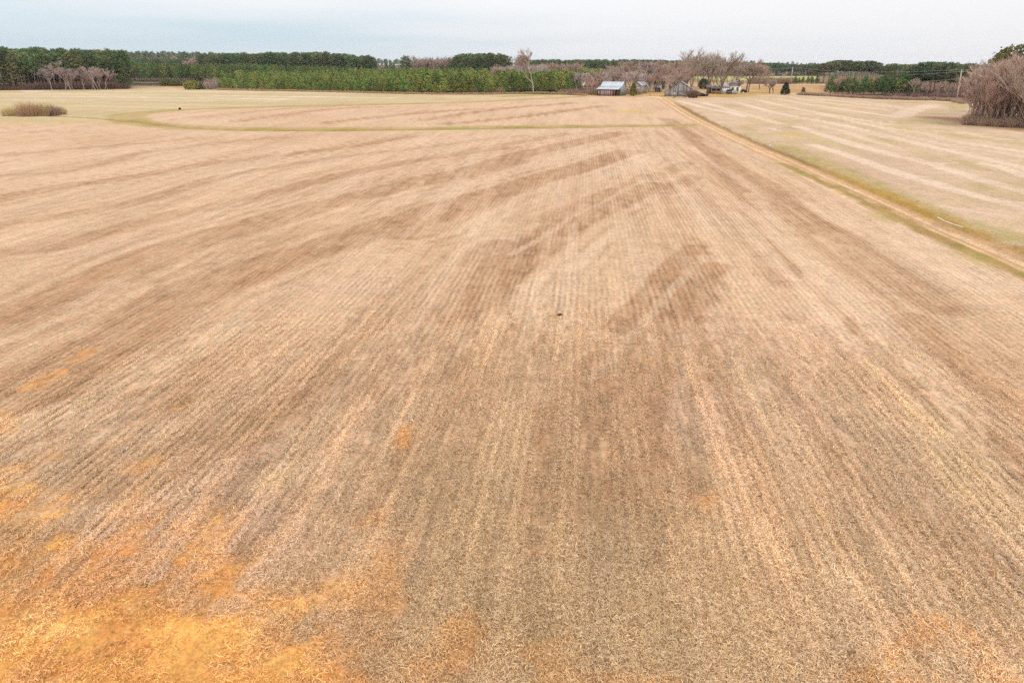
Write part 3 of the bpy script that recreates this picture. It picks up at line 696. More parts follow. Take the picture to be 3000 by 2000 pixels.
    grn = ground_line([(1480, 283), (1560, 279), (1640, 278)]); gd, _ = dist_line(X, Y, grn, 20)
    put((1 - sstep(3, 8, np.abs(gd))) * .7, alb(150, 170, 84))
    # scrub floor under the thicket on the right
    th_, _ = dist_line(X, Y, ground_line([(2740, 345), (2830, 352), (2960, 372), (3200, 390)]), 30)
    put((1 - sstep(2.5, 8, np.abs(th_) + (n2 - .5) * 6)) * .75, alb(168, 122, 92))
    # --- ditch and farm track
    dd, dt = dist_line(X, Y, DITCH, 25); ad = np.abs(dd)
    vs = sstep(.76, .83, dt)
    put((1 - sstep(.7, 1.5, ad + (n1 - .5) * .9)) * (1 - vs) * .95 * sstep(.04, .14, dt), alb(128, 82, 56)); put((1 - sstep(1.5, 4.5, np.abs(dd - -2.2) + (n1 - .5) * 2)) * (1 - vs) * .5 * right, alb(176, 150, 94))
    put((1 - sstep(.8, 2.4, ad + (n1 - .5) * 1.4)) * vs * .95, alb(188, 148, 62)); put((1 - sstep(.2, 1.5, np.abs(dd + .4) + (n4 - .5))) * vs * sstep(.45, .6, n4), alb(150, 138, 40))
    tk = np.where(np.abs(tr) > 900, 999, np.abs(tr))
    put((1 - sstep(2.0, 2.7, tk + (n1 - .5) * .9)), alb(212, 172, 130)); rows *= sstep(2, 3, tk)
    for off in (-.95, .95):
        put((1 - sstep(.22, .55, np.abs(tr - off) + (n1 - .5) * .35)) * .85, alb(240, 206, 168))
    put((1 - sstep(.2, .7, np.abs(tr + .1) + (n4 - .5) * .6)) * .6, alb(204, 162, 118))
    put((1 - sstep(.15, .7, np.abs(tr + 2.55) + (n1 - .5) * .7)) * .55 * (Y < 280), alb(170, 140, 84))
    gl, gt = dist_line(X, Y, ROADG, 6)
    put((1 - sstep(.5, 1.3, np.abs(gl) + (n1 - .5) * 1.4)) * .8, alb(172, 142, 84)); put((1 - sstep(.3, .8, np.abs(gl) + (n1 - .5) * .8)) * sstep(.55, .66, vnoise(gt * 34, gl * 0, 8)) * .6, alb(146, 148, 78))
    put((1 - sstep(.6, 1.6, np.abs(gl - (-.0) + 1.2) + (n1 - .5) * .6)) * sstep(.5, .6, vnoise(gt * 16, gl * 0, 18)) * .4, alb(196, 176, 110))
    # --- relief
    Zc = hill(X, Y)
    near = 1 - sstep(45, 75, D)
    Zc += near * ((n4 - .5) * .09 + (fbm(X, Y, .35, 700, 2) - .5) * .05) * (tk > 2.2)
    Zc -= .45 * (1 - sstep(.4, 2.6, ad)) * (Y < 300) * sstep(.03, .1, dt)
    Zc -= .10 * (1 - sstep(.1, .45, np.abs(np.abs(tr) - .95)))
    Zc -= .25 * (1 - sstep(.5, 3, np.abs(wd))) * (~right)
    V = np.stack([X, Y, Zc], 1)
    i = np.arange(n_r - 1)[:, None] * n_a; j = np.arange(n_a - 1)[None, :]
    q = (i + j)
    F = np.stack([q, q + n_a, q + n_a + 1, q + 1], -1).reshape(-1, 4)[:, ::-1]
    wrap = np.arange(n_r - 1) * n_a
    FW = np.stack([wrap + n_a - 1, wrap + 2 * n_a - 1, wrap + n_a, wrap], -1)[:, ::-1]
    F = np.concatenate([F, FW])
    f0 = F[:, 0]
    reg = np.zeros(len(F), int)
    fa = far[f0] > .5
    reg[:] = 1
    reg[ins[f0]] = 2
    reg[md[f0]] = 3
    reg[rm[f0]] = 4
    reg[(wm[f0] > .5)] = 5
    reg[fa | (D[f0] > 420)] = 0
    reg[(tk[f0] < 2.3) & ~fa] = 6
    reg[(Y[f0] < 2) | (D[f0] < 3)] = 0
    names = ['ground', 'stubble_field', 'upper_field', 'meadow', 'hay_field', 'grass_waterway', 'farm_track']
    labels = ['rough brown grass and wood floor beyond the harvested fields', 'wide harvested field of pale straw with brown combine swaths',
              'upper harvested field enclosed by the curved grass strip', 'yellow green meadow with pale mown strips before the tall pines',
              'hay field with pale strips and green flushes right of the track', 'curved grass strip between the two harvested fields', 'two rut dirt farm track running from the barns to the right edge']
    for k in range(7):
        s = np.nonzero(reg == k)[0]
        if not len(s): continue
        used, inv = np.unique(F[s], return_inverse=True)
        me = new_mesh(names[k], V[used], inv.reshape(-1, 4), [M_GROUND], col=C[used], smooth=True, extra={'rows': rows[used]})
        link(names[k], me, kind='structure', label=labels[k])
    return X, Y, D, clay, dark, pale, rows, tk, right, C
G = build_ground()

# ---------------------------------------------------------------- scattering of stuff with geometry nodes
def scatter(name, P, scl, rot, idx, meshes, tint=None, **props):
    """One object whose geometry nodes put one of the meshes on every point."""
    src = bpy.data.collections.new(name + '_source')
    for i, m in enumerate(meshes):
        src.objects.link(bpy.data.objects.new('%s_%02d' % (name, i), m))
    me = bpy.data.meshes.new(name)
    me.vertices.add(len(P)); me.vertices.foreach_set('co', np.asarray(P, np.float32).ravel())
    for nm, ty, v in (('scl', 'FLOAT', scl), ('idx', 'INT', idx)):
        a = me.attributes.new(nm, ty, 'POINT'); a.data.foreach_set('value', np.asarray(v, np.float32 if ty == 'FLOAT' else np.int32))
    a = me.attributes.new('rot', 'FLOAT_VECTOR', 'POINT'); a.data.foreach_set('vector', np.asarray(rot, np.float32).ravel())
    if tint is not None:
        a = me.attributes.new('tint', 'FLOAT_COLOR', 'POINT')
        c = np.ones((len(P), 4), np.float32); c[:, :3] = tint; a.data.foreach_set('color', c.ravel())
    me.update()
    o = link(name, me, kind='stuff', **props)
    g = bpy.data.node_groups.new(name, 'GeometryNodeTree')
    g.interface.new_socket('Geometry', in_out='INPUT', socket_type='NodeSocketGeometry')
    g.interface.new_socket('Geometry', in_out='OUTPUT', socket_type='NodeSocketGeometry')
    gi, go = g.nodes.new('NodeGroupInput'), g.nodes.new('NodeGroupOutput')
    ci = g.nodes.new('GeometryNodeCollectionInfo'); ci.inputs['Collection'].default_value = src
    ci.inputs['Separate Children'].default_value = True; ci.inputs['Reset Children'].default_value = True
    ip = g.nodes.new('GeometryNodeInstanceOnPoints'); ip.inputs['Pick Instance'].default_value = True
    def na(nm, ty):
        n = g.nodes.new('GeometryNodeInputNamedAttribute'); n.data_type = ty; n.inputs['Name'].default_value = nm
        return [s for s in n.outputs if s.enabled and s.name == 'Attribute'][0]
    l = g.links.new
    l(gi.outputs[0], ip.inputs['Points']); l(ci.outputs[0], ip.inputs['Instance'])
    l(na('idx', 'INT'), ip.inputs['Instance Index']); l(na('scl', 'FLOAT'), ip.inputs['Scale'])
    e2r = g.nodes.new('FunctionNodeEulerToRotation'); l(na('rot', 'FLOAT_VECTOR'), e2r.inputs[0]); l(e2r.outputs[0], ip.inputs['Rotation'])
    l(ip.outputs[0], go.inputs[0])
    md = o.modifiers.new('scatter', 'NODES'); md.node_group = g
    return o

# straw residue lying on the near field
def straw_meshes(n=14, blades=88, rad=.42):
    pal = np.array([1.42, 1.365, 1.28]) * np.array([alb(252, 228, 192), alb(244, 212, 172), alb(232, 194, 154), alb(210, 172, 134), alb(184, 144, 104), alb(242, 210, 152), alb(222, 192, 172), alb(150, 112, 78)])
    prob = np.array([.2, .2, .17, .13, .09, .08, .08, .05]); prob /= prob.sum()
    out = []
    for k in range(n):
        V, F, Cc = [], [], []
        r = np.random.default_rng(100 + k)
        for b in range(blades):
            q = rad * math.sqrt(r.random()); a = r.random() * 6.283
            x, y = q * math.cos(a), q * math.sin(a)
            if k >= 8: x, y = x * .22, y * 1.25             # residue lying along a drill row
            ln = r.uniform(.05, .17); wd = r.uniform(.0032, .0075); th = r.random() * 6.283
            up = math.radians(r.uniform(-2, 11) if r.random() < .88 else r.uniform(16, 55)); z = r.uniform(.0, .035)
            dx, dy = math.cos(th), math.sin(th); px, py = -dy, dx
            bend = r.uniform(-.13, .13)
            m = (x + dx * ln * .5 * math.cos(up), y + dy * ln * .5 * math.cos(up), z + ln * .5 * math.sin(up) + .012)
            e = (x + (dx + px * bend) * ln * math.cos(up), y + (dy + py * bend) * ln * math.cos(up), z + ln * math.sin(up) * .8)
            i = len(V); tw = r.uniform(-.6, .6)
            o = (px * wd, py * wd, tw * wd)
            V += [(x - o[0], y - o[1], z - o[2]), (x + o[0], y + o[1], z + o[2]), (m[0] - o[0], m[1] - o[1], m[2] - o[2]), (m[0] + o[0], m[1] + o[1], m[2] + o[2]), e]
            F += [(i, i + 1, i + 3), (i, i + 3, i + 2), (i + 2, i + 3, i + 4)]
            c = pal[r.choice(len(pal), p=prob)] * r.uniform(.85, 1.12)
            Cc += [c] * 5
        out.append(new_mesh('straw_tuft', V, F, [M_STRAW], col=np.array(Cc)))
    return out
def scatter_straw():
    X, Y, D, clay, dark, pale, rows, tk, right, C = G
    n = 66000
    u = rng.random(n)
    r = np.sqrt(10.5 ** 2 + u * (42 ** 2 - 10.5 ** 2)); a = rng.uniform(-math.radians(42), math.radians(42), n)
    keep = rng.random(n) < np.where(r < 13, 1.0, np.clip(1.0 - (r - 13) / 29, 0, 1) ** 1.25)
    x, y = r * np.sin(a), r * np.cos(a)
    # nearest ground vertex tells what lies there (polar look-up on the ground sheet)
    azs = np.arctan2(X, Y)
    s_all = np.nonzero((D > 9) & (D < 56) & (np.abs(azs) < math.radians(40.05)))[0]
    dr = np.unique(np.round(D[s_all], 5)); na = len(s_all) // len(dr)
    ir = np.clip(np.searchsorted(dr, r), 0, len(dr) - 1)
    ia = np.clip(np.round((a + math.radians(40)) / math.radians(.11)).astype(int), 0, na - 1)
    gi = s_all[ir * na + ia]
    cl, dk, pl, rw = clay[gi], dark[gi], pale[gi], rows[gi]
    p = (1 - .88 * np.clip(cl, 0, 1)) * (1 - .6 * np.clip(dk, 0, 1)) * (.8 + .2 * pl) * (tk[gi] > 2.6) * (.55 + .9 * fbm(x, y, 1.4, 77))
    ur, vr = x * math.cos(ROW_AZ) - y * math.sin(ROW_AZ), x * math.sin(ROW_AZ) + y * math.cos(ROW_AZ)
    ln_ = .6 * vnoise(ur / .34, vr / 6, 951) + .4 * vnoise(ur / 1.1, vr / 12, 953)
    lk = sstep(12, 20, r)
    p = p * (np.clip(-.1 + 2.2 * ln_, .05, 1.4) * (.35 + .65 * lk) + .65 * (1 - lk))
    keep &= rng.random(n) < p
    x, y, rw = x[keep], y[keep], rw[keep]
    gi = gi[keep]; ln_ = ln_[keep]
    # pull the straw towards the drill rows where they show
    cr, sr = math.cos(ROW_AZ), math.sin(ROW_AZ)
    u1 = x * cr - y * sr; v1 = x * sr + y * cr
    snap = np.round(u1 / .36) * .36 + rng.normal(0, .03, len(u1))
    m = (rng.random(len(u1)) < np.clip(rw * 1.1 - .15, 0, .85) * (.22 + .78 * sstep(13, 21, np.hypot(x, y))))
    u1 = np.where(m, snap, u1)
    x, y = u1 * cr + v1 * sr, -u1 * sr + v1 * cr
    ref = alb(206, 170, 133)
    t = np.clip(C[gi] / ref, .5, 1.3)
    t = 1 + (t - 1) * .8
    t *= rng.uniform(.88, 1.1, (len(x), 1)) * (1 + (.74 * ln_[:, None] - .36) * (.45 + .55 * sstep(12, 20, np.hypot(x, y))[:, None]))
    P = np.stack([x, y, np.full(len(x), .005)], 1)
    rot = np.stack([rng.normal(0, .05, len(x)), rng.normal(0, .05, len(x)), rng.uniform(0, 6.283, len(x))], 1)
    rot[:, 2] = np.where(m, -ROW_AZ + rng.normal(0, .04, len(x)), rot[:, 2])
    scatter('straw', P, rng.uniform(.75, 1.25, len(x)), rot, np.where(m, rng.integers(8, 14, len(x)), rng.integers(0, 8, len(x))), straw_meshes(), tint=t, label='loose pale straw lying all over the near field')
scatter_straw()

# ---------------------------------------------------------------- plants: mesh builders (unit = metres)
def tri_soup(centres, sizes, per, r, flat=1.0, jit=1.0):
    """per random triangles round every centre, within its size."""
    n = len(centres)
    c = np.repeat(np.asarray(centres, float), per, 0); s = np.repeat(np.asarray(sizes, float), per)
    off = np.clip(r.normal(0, .5, (n * per, 3)), -.62, .62) * s[:, None] * jit; off[:, 2] *= flat
    c = c + off
    a = r.normal(0, 1, (n * per, 3)); a /= np.linalg.norm(a, axis=1)[:, None]
    b = r.normal(0, 1, (n * per, 3)); b -= a * (a * b).sum(1)[:, None]; b /= np.linalg.norm(b, axis=1)[:, None]
    L = (s * r.uniform(.45, .9, n * per))[:, None]
    V = np.stack([c - a * L * .5 - b * L * .28, c - a * L * .5 + b * L * .28, c + a * L * .6], 1).reshape(-1, 3)
    return V, np.arange(len(V)).reshape(-1, 3)
def tubes(segs, n=3):
    """segs: (p, q, r0, r1) list -> V, F of open n-sided tubes."""
    p = np.array([s[0] for s in segs], float); q = np.array([s[1] for s in segs], float)
    r0 = np.array([s[2] for s in segs])[:, None]; r1 = np.array([s[3] for s in segs])[:, None]
    d = q - p; d /= np.linalg.norm(d, axis=1)[:, None] + 1e-9
    ref = np.where(np.abs(d[:, 2:3]) < .9, np.array([[0, 0, 1.0]]), np.array([[1.0, 0, 0]]))
    a = np.cross(d, ref); a /= np.linalg.norm(a, axis=1)[:, None]; b = np.cross(d, a)
    V = []
    for o, r in ((p, r0), (q, r1)):
        for i in range(n):
            t = 2 * math.pi * i / n
            V.append(o + r * (a * math.cos(t) + b * math.sin(t)))
    V = np.stack(V, 1).reshape(-1, 3)
    base = np.arange(len(segs))[:, None] * 2 * n
    F = []
    for i in range(n):
        j = (i + 1) % n
        F.append(np.stack([base[:, 0] + i, base[:, 0] + j, base[:, 0] + n + j], 1)); F.append(np.stack([base[:, 0] + i, base[:, 0] + n + j, base[:, 0] + n + i], 1))
    return V, np.concatenate(F)

class Plant:
    """trunk part and crown part of a plant, as meshes of their own and joined."""
    def __init__(s, name, trunk, crown, cmat, tmat=None, height=1.0):
        s.name, s.h = name, height
        tmat = tmat or M_BARK
        tV, tF, tC = trunk; cV, cF, cC = crown
        s.trunk = new_mesh(name + '_trunk', tV, tF, [tmat], col=tC)
        s.crown = new_mesh(name + '_crown', cV, cF, [cmat], col=cC)
        s.whole = new_mesh(name, np.concatenate([tV, cV]), np.concatenate([tF, np.asarray(cF) + len(tV)]), [tmat, cmat],
                           mi=[0] * len(tF) + [1] * len(cF), col=np.concatenate([tC, cC]))
def colvar(base, n, r, rep, amp=.25, alt=None):
    c = np.asarray(base)[None, :] * r.uniform(1 - amp, 1 + amp, (n, 1))
    if alt is not None:
        k = r.random((n, 1)) ** 2
        c = c * (1 - k) + np.asarray(alt)[None, :] * k * r.uniform(1 - amp, 1 + amp, (n, 1))
    return np.repeat(c, rep, 0)

def pine(seed, h=20.0, low=.35, rad=3.6, nb=46, per=9, green=(.092, .128, .05), alt=(.165, .195, .075), shape='round', csize=.95, trunkc=(.16, .10, .075)):
    r = np.random.default_rng(seed)
    lean = r.normal(0, .01, 2) * h
    segs = []
    k = 5
    for i in range(k):
        z0, z1 = h * .97 * i / k, h * .97 * (i + 1) / k
        segs.append(((lean[0] * z0 / h, lean[1] * z0 / h, z0), (lean[0] * z1 / h, lean[1] * z1 / h, z1), .011 * h * (1 - z0 / h) + .02, .011 * h * (1 - z1 / h) + .02))
    cs, ss = [], []
    for b in range(nb):
        f = (b + r.random()) / nb
        z = h * (low + (1 - low) * f)
        if shape == 'round':
            prof = math.sqrt(max(0, 1 - ((f - .38) / .64) ** 2)) * (.75 + .5 * r.random())
        elif shape == 'cone':
            prof = (1 - f) ** .75 * (.8 + .4 * r.random()) + .05
        else:                                          # tiers: edge trees clothed low down, long flat boughs
            prof = (1 - f ** 1.6) ** .8 * (.6 + .6 * r.random()) + .06
        ln = rad * prof
        a = b * 2.399 + r.normal(0, .5)
        up = {'round': .25, 'cone': .35, 'tier': .02}[shape] * ln + r.normal(0, .15)
        p0 = np.array([lean[0] * z / h, lean[1] * z / h, z]); p1 = p0 + np.array([math.cos(a) * ln, math.sin(a) * ln, up])
        if ln > .5:
            segs.append((p0, p0 + (p1 - p0) * .85, .02 + .006 * ln, .012))
        m = max(1, int(round(ln / (csize * .75))))
        for j in range(m):
            t = .45 + .6 * (j + r.random()) / m if m > 1 else .8
            cs.append(p0 + (p1 - p0) * t + r.normal(0, .12 * csize, 3)); ss.append(csize * r.uniform(.75, 1.25))
    for z in np.arange(h * (low + .1), h, csize * .8):
        cs.append(np.array([lean[0] * z / h, lean[1] * z / h, z])); ss.append(csize * .7)
    tV, tF = tubes(segs, 4)
    cV, cF = tri_soup(cs, ss, per, r, flat=.6 if shape != 'tier' else .35)
    cC = colvar(green, len(cs), r, per * 3, .34, alt)
    return Plant('pine', (tV, tF, np.tile(trunkc, (len(tV), 1))), (cV, cF, cC), M_NEEDLE, height=h)

def bare(seed, h=18.0, spread=.5, levels=6, trunk=.28, kids=(3, 3), r0=None, col=(.22, .165, .135), tip=(.37, .28, .222), stems=1, twig=.038, droop=0.0):
    r = np.random.default_rng(seed)
    segs, lev = [], []
    r0 = r0 or h * .016
    def grow(p, d, ln, rad, l):
        q = p
        dd = d
        pts_ = [p]
        n = 2 if l < levels - 2 else 1
        for i in range(n):
            e = q + dd * ln / n
            segs.append((q, e, max(rad * (1 - .25 * i / n), twig), max(rad * (1 - .25 * (i + 1) / n), twig * .8))); lev.append(l)
            q = e; pts_.append(q)
            dd = dd + r.normal(0, .10, 3); dd /= np.linalg.norm(dd)
        if l >= levels: return
        nk = r.integers(kids[0], kids[1] + 1) + (1 if l >= levels - 2 else 0)
        for i in range(nk):
            ang = r.uniform(.25, .75) * (spread / .5); phi = r.random() * 6.283
            a = np.cross(dd, [0, 0, 1.0] if abs(dd[2]) < .95 else [1.0, 0, 0]); a /= np.linalg.norm(a); b = np.cross(dd, a)
            nd = dd * math.cos(ang) + (a * math.cos(phi) + b * math.sin(phi)) * math.sin(ang)
            nd[2] += .26 - droop * l; nd /= np.linalg.norm(nd)
            st = q if i < 1 else (pts_[-2] + (q - pts_[-2]) * r.uniform(.05 if n > 1 else .35, 1.0))
            grow(st, nd, ln * r.uniform(.62, .88), rad * .62, l + 1)
    for s in range(stems):
        d = np.array([r.normal(0, .03 + .19 * (stems > 1)), r.normal(0, .03 + .19 * (stems > 1)), 1.0]); d /= np.linalg.norm(d)
        grow(np.array([r.normal(0, .25), r.normal(0, .25), -.1]) if stems > 1 else np.array([0, 0, -.1]), d, h * trunk * (1 if stems == 1 else r.uniform(.6, 1)), r0 / math.sqrt(stems), 0)
    zmax = max(s[1][2] for s in segs); k = h / zmax
    segs = [(np.asarray(p) * k, np.asarray(q) * k, a, b) for p, q, a, b in segs]
    lev = np.array(lev)
    def part(m):
        sg = [s for s, f in zip(segs, m) if f]; lv = lev[m]
        V, F = tubes(sg, 3)
        t = np.repeat(np.clip(lv / levels, 0, 1), 6)[:, None]
        return V, F, (np.asarray(col) * (1 - t) + np.asarray(tip) * t) * np.repeat(r.uniform(.8, 1.2, len(sg)), 6)[:, None]
    return Plant('bare_tree', part(lev <= 2), part(lev > 2), M_TWIG, M_TWIG, height=h)

def shrub_mesh(name, seed, h=3.0, rad=1.6, n=160, col=(.30, .21, .13), alt=(.22, .14, .09), wid=.02, lean=.35, mat=None, twigs=2):
    r = np.random.default_rng(seed)
    segs, cc = [], []
    for i in range(n):
        a = r.random() * 6.283; q = rad * math.sqrt(r.random())
        p = np.array([q * math.cos(a) * .8, q * math.sin(a) * .8, -.05])
        hh = h * r.uniform(.55, 1.05) * (1 - .35 * (q / rad) ** 2)
        e = p + np.array([math.cos(a) * q * lean + r.normal(0, .12 * h), math.sin(a) * q * lean + r.normal(0, .12 * h), hh])
        m = (p + e) / 2 + r.normal(0, .05 * h, 3) * [1, 1, .3]
        segs += [(p, m, wid, wid * .8), (m, e, wid * .8, wid * .5)]
        k = r.random(); c = np.asarray(col) * k + np.asarray(alt) * (1 - k); cc += [c, c]
        for j in range(twigs):
            t = r.uniform(.35, .95); s = p + (e - p) * t
            x = s + np.array([r.normal(0, .12 * h), r.normal(0, .12 * h), r.uniform(.03, .18) * h])
            segs.append((s, x, wid * .55, wid * .4)); cc.append(c * 1.1)
    V, F = tubes(segs, 3)
    return new_mesh(name, V, F, [mat or M_DRY], col=np.repeat(np.array(cc), 6, 0))

def bush_mesh(name, seed, h, rad, n=220, per=7, green=(.07, .085, .03), alt=(.12, .13, .04), csize=.5, cone=False, mat=None):
    """dense leafy shrub or cedar: leaf triangles filling an uneven rounded or conical volume."""
    r = np.random.default_rng(seed)
    cs, ss = [], []
    lob = r.uniform(.75, 1.15, 9)
    for i in range(n):
        f = r.random()
        a = r.random() * 6.283
        pr = ((1 - f) ** .75 * (1 - .35 * max(0, .18 - f) / .18)) if cone else math.sqrt(max(.02, 1 - (2 * f - .85) ** 2 / 1.4))
        q = rad * pr * (.55 + .5 * math.sqrt(r.random())) * lob[int(a / 6.2832 * 9) % 9]
        cs.append((q * math.cos(a), q * math.sin(a), .06 * h + f * h * .92)); ss.append(csize * r.uniform(.7, 1.2))
    V, F = tri_soup(cs, ss, per, r, .8)
    V[:, 2] = np.maximum(V[:, 2], -.05)
    return new_mesh(name, V, F, [mat or M_NEEDLE], col=colvar(green, n, r, per * 3, .25, alt))

# ---------------------------------------------------------------- prototypes
TALL = [pine(10 + i, 20, .42, 3.5, 60, 9, csize=.78) for i in range(4)]
EDGE = [pine(30 + i, 19, .14, 4.6, 62, 9, shape='tier', csize=.8, green=(.082, .108, .042), alt=(.185, .19, .08)) for i in range(4)]
OPEN = [pine(50 + i, 15, .55, 4.0, 46, 9, green=(.088, .108, .05), alt=(.165, .175, .085), csize=.85) for i in range(4)]
GOLD = [pine(60 + i, 15, .5, 3.6, 40, 10, green=(.11, .125, .03), alt=(.19, .195, .05), csize=.95) for i in range(2)]
YOUNG = [pine(70 + i, 6, .08, 1.6 + .12 * (i % 3), 50, 7, green=(.135, .172, .04), alt=(.25, .275, .066), shape='cone', csize=.52) for i in range(5)]
MIDP = [pine(90 + i, 11, .18, 2.5, 42, 8, green=(.092, .132, .04), alt=(.165, .2, .055), shape='cone', csize=.8) for i in range(3)]
BARE = [bare(200 + i, 18, .5, 5, .24) for i in range(5)]
SLIM = [bare(230 + i, 13, .36, 5, .30, r0=.12, col=(.36, .26, .195), tip=(.41, .29, .23)) for i in range(4)]
THICK = [bare(280 + i, 12, .34, 5, .17, kids=(2, 3), r0=.16, col=(.36, .25, .185), tip=(.43, .30, .235), stems=4, twig=.018) for i in range(4)]
PALEV = [bare(340 + i, 10, .42, 6, .15, kids=(2, 3), r0=.14, col=(.40, .32, .28), tip=(.33, .255, .235), stems=2 + i % 2, twig=.026) for i in range(3)]
PALEB = [bare(260 + i, 10, .42, 4, .28, r0=.11, col=(.40, .34, .30), tip=(.42, .34, .31)) for i in range(3)]

def put_plant(pl, name, label, cat, x, y, h, group=None, parts=True, rz=None, wide=1.0, z=0.0):
    s = h / pl.h
    rz = RND.random() * 6.283 if rz is None else rz
    sc = (s * wide, s * wide, s)
    if parts:
        o = thing(name, label, cat, (x, y, z), rz, group, sc)
        link('trunk', pl.trunk, o); link('crown', pl.crown, o)
    else:
        o = link(name, pl.whole, None, (x, y, z), rz, sc, label=label, category=cat)
        if group: o['group'] = group
    return o
def zone(f, *names):
    return names[min(len(names) - 1, max(0, int(f * len(names))))]
def wood(pts, plants, hs, jit=.15):
    """points, scales and picks for a wood made of whole plants."""
    pass

# ---------------------------------------------------------------- woods
def stand_left():
    """tall pines at the left edge of the meadow"""
    n = 0
    lab_e = 'tall edge pine with low green boughs beside the meadow, left of the pond'
    lab_t = 'tall pine inside the dense left stand'
    a, b = np.array(at(-120, 266)), np.array(at(372, 261))
    d = b - a; L = np.linalg.norm(d); d /= L; nrm = np.array([-d[1], d[0]])
    if nrm[1] < 0: nrm = -nrm
    s = 0
    row = 0
    for row in range(4):
        s = RND.uniform(0, 3)
        while s < L + row * .5:
            p = a + d * s + nrm * (row * 6.5 + RND.uniform(-1.2, 2.0) + 2.5)
            frac = s / L
            if not (row == 0 and .36 < frac < .93 and RND.random() < .75):
                h = (20.2 - 2.0 * frac + RND.uniform(-2.8, 1.6)) * (1 + .015 * row)
                if frac > .93: h *= .93
                pl = RND.choice(EDGE) if row == 0 or frac > .95 else RND.choice(TALL)
                put_plant(pl, 'pine_tree', lab_e if row == 0 else lab_t + zone(frac, ', at the left edge', ', in its middle', ', at its right end by the pond'), 'pine tree', p[0], p[1], h, 'edge pines of the left stand' if row == 0 else 'pines inside the left stand, part %d' % (1 + min(2, max(0, int(frac * 3)))), parts=row < 2, wide=RND.uniform(.9, 1.15))
                n += 1
            s += RND.uniform(4.2, 6.2) if row else RND.uniform(5, 7)
    # pale bare trees along its foot
    spec = [(150, 264, 190, 7.5, 'slender grey bare tree at the foot of the left pines, leftmost of its row'), (205, 265, 176, 12, 'broad pale grey bare tree at the foot of the left pines'),
            (222, 264, 195, 9, 'pinkish bare tree just right of the broad pale one'), (252, 264, 198, 8, 'thin leaning bare tree left of three straight pale stems'),
            (275, 264, 195, 9, 'bare tree with straight pale stem left of the whitest stem'), (297, 264, 190, 9.5, 'bare tree with the whitest stem before the left pines'),
            (322, 263, 197, 8.5, 'bare tree nearest the right end of the left pines')]
    for i, (px, py, top, _, lab) in enumerate(spec):
        x, y = at(px, py)
        put_plant(PALEV[i % 3], 'bare_tree', lab, 'bare tree', x, y - .5, top_height(y, top), wide=1.7 if i == 1 else 1.35)
    # reddish undergrowth
    P, sc = [], []
    for i in range(260):
        f = RND.random(); p = a + d * (f * L) + nrm * RND.uniform(-1.5, 5)
        P.append((p[0], p[1], 0)); sc.append(RND.uniform(.7, 1.6) * (1.3 if .4 < f < .95 else 1))
    ms = [shrub_mesh('undergrowth_shrub', 400 + i, 2.4, 1.6, 60, (.20, .12, .09), (.14, .085, .06), .03) for i in range(3)]
    scatter('undergrowth', P, sc, [(0, 0, RND.random() * 6.28) for _ in P], [RND.randrange(3) for _ in P], ms, label='reddish brown bare undergrowth along the foot of the left pines')
stand_left()

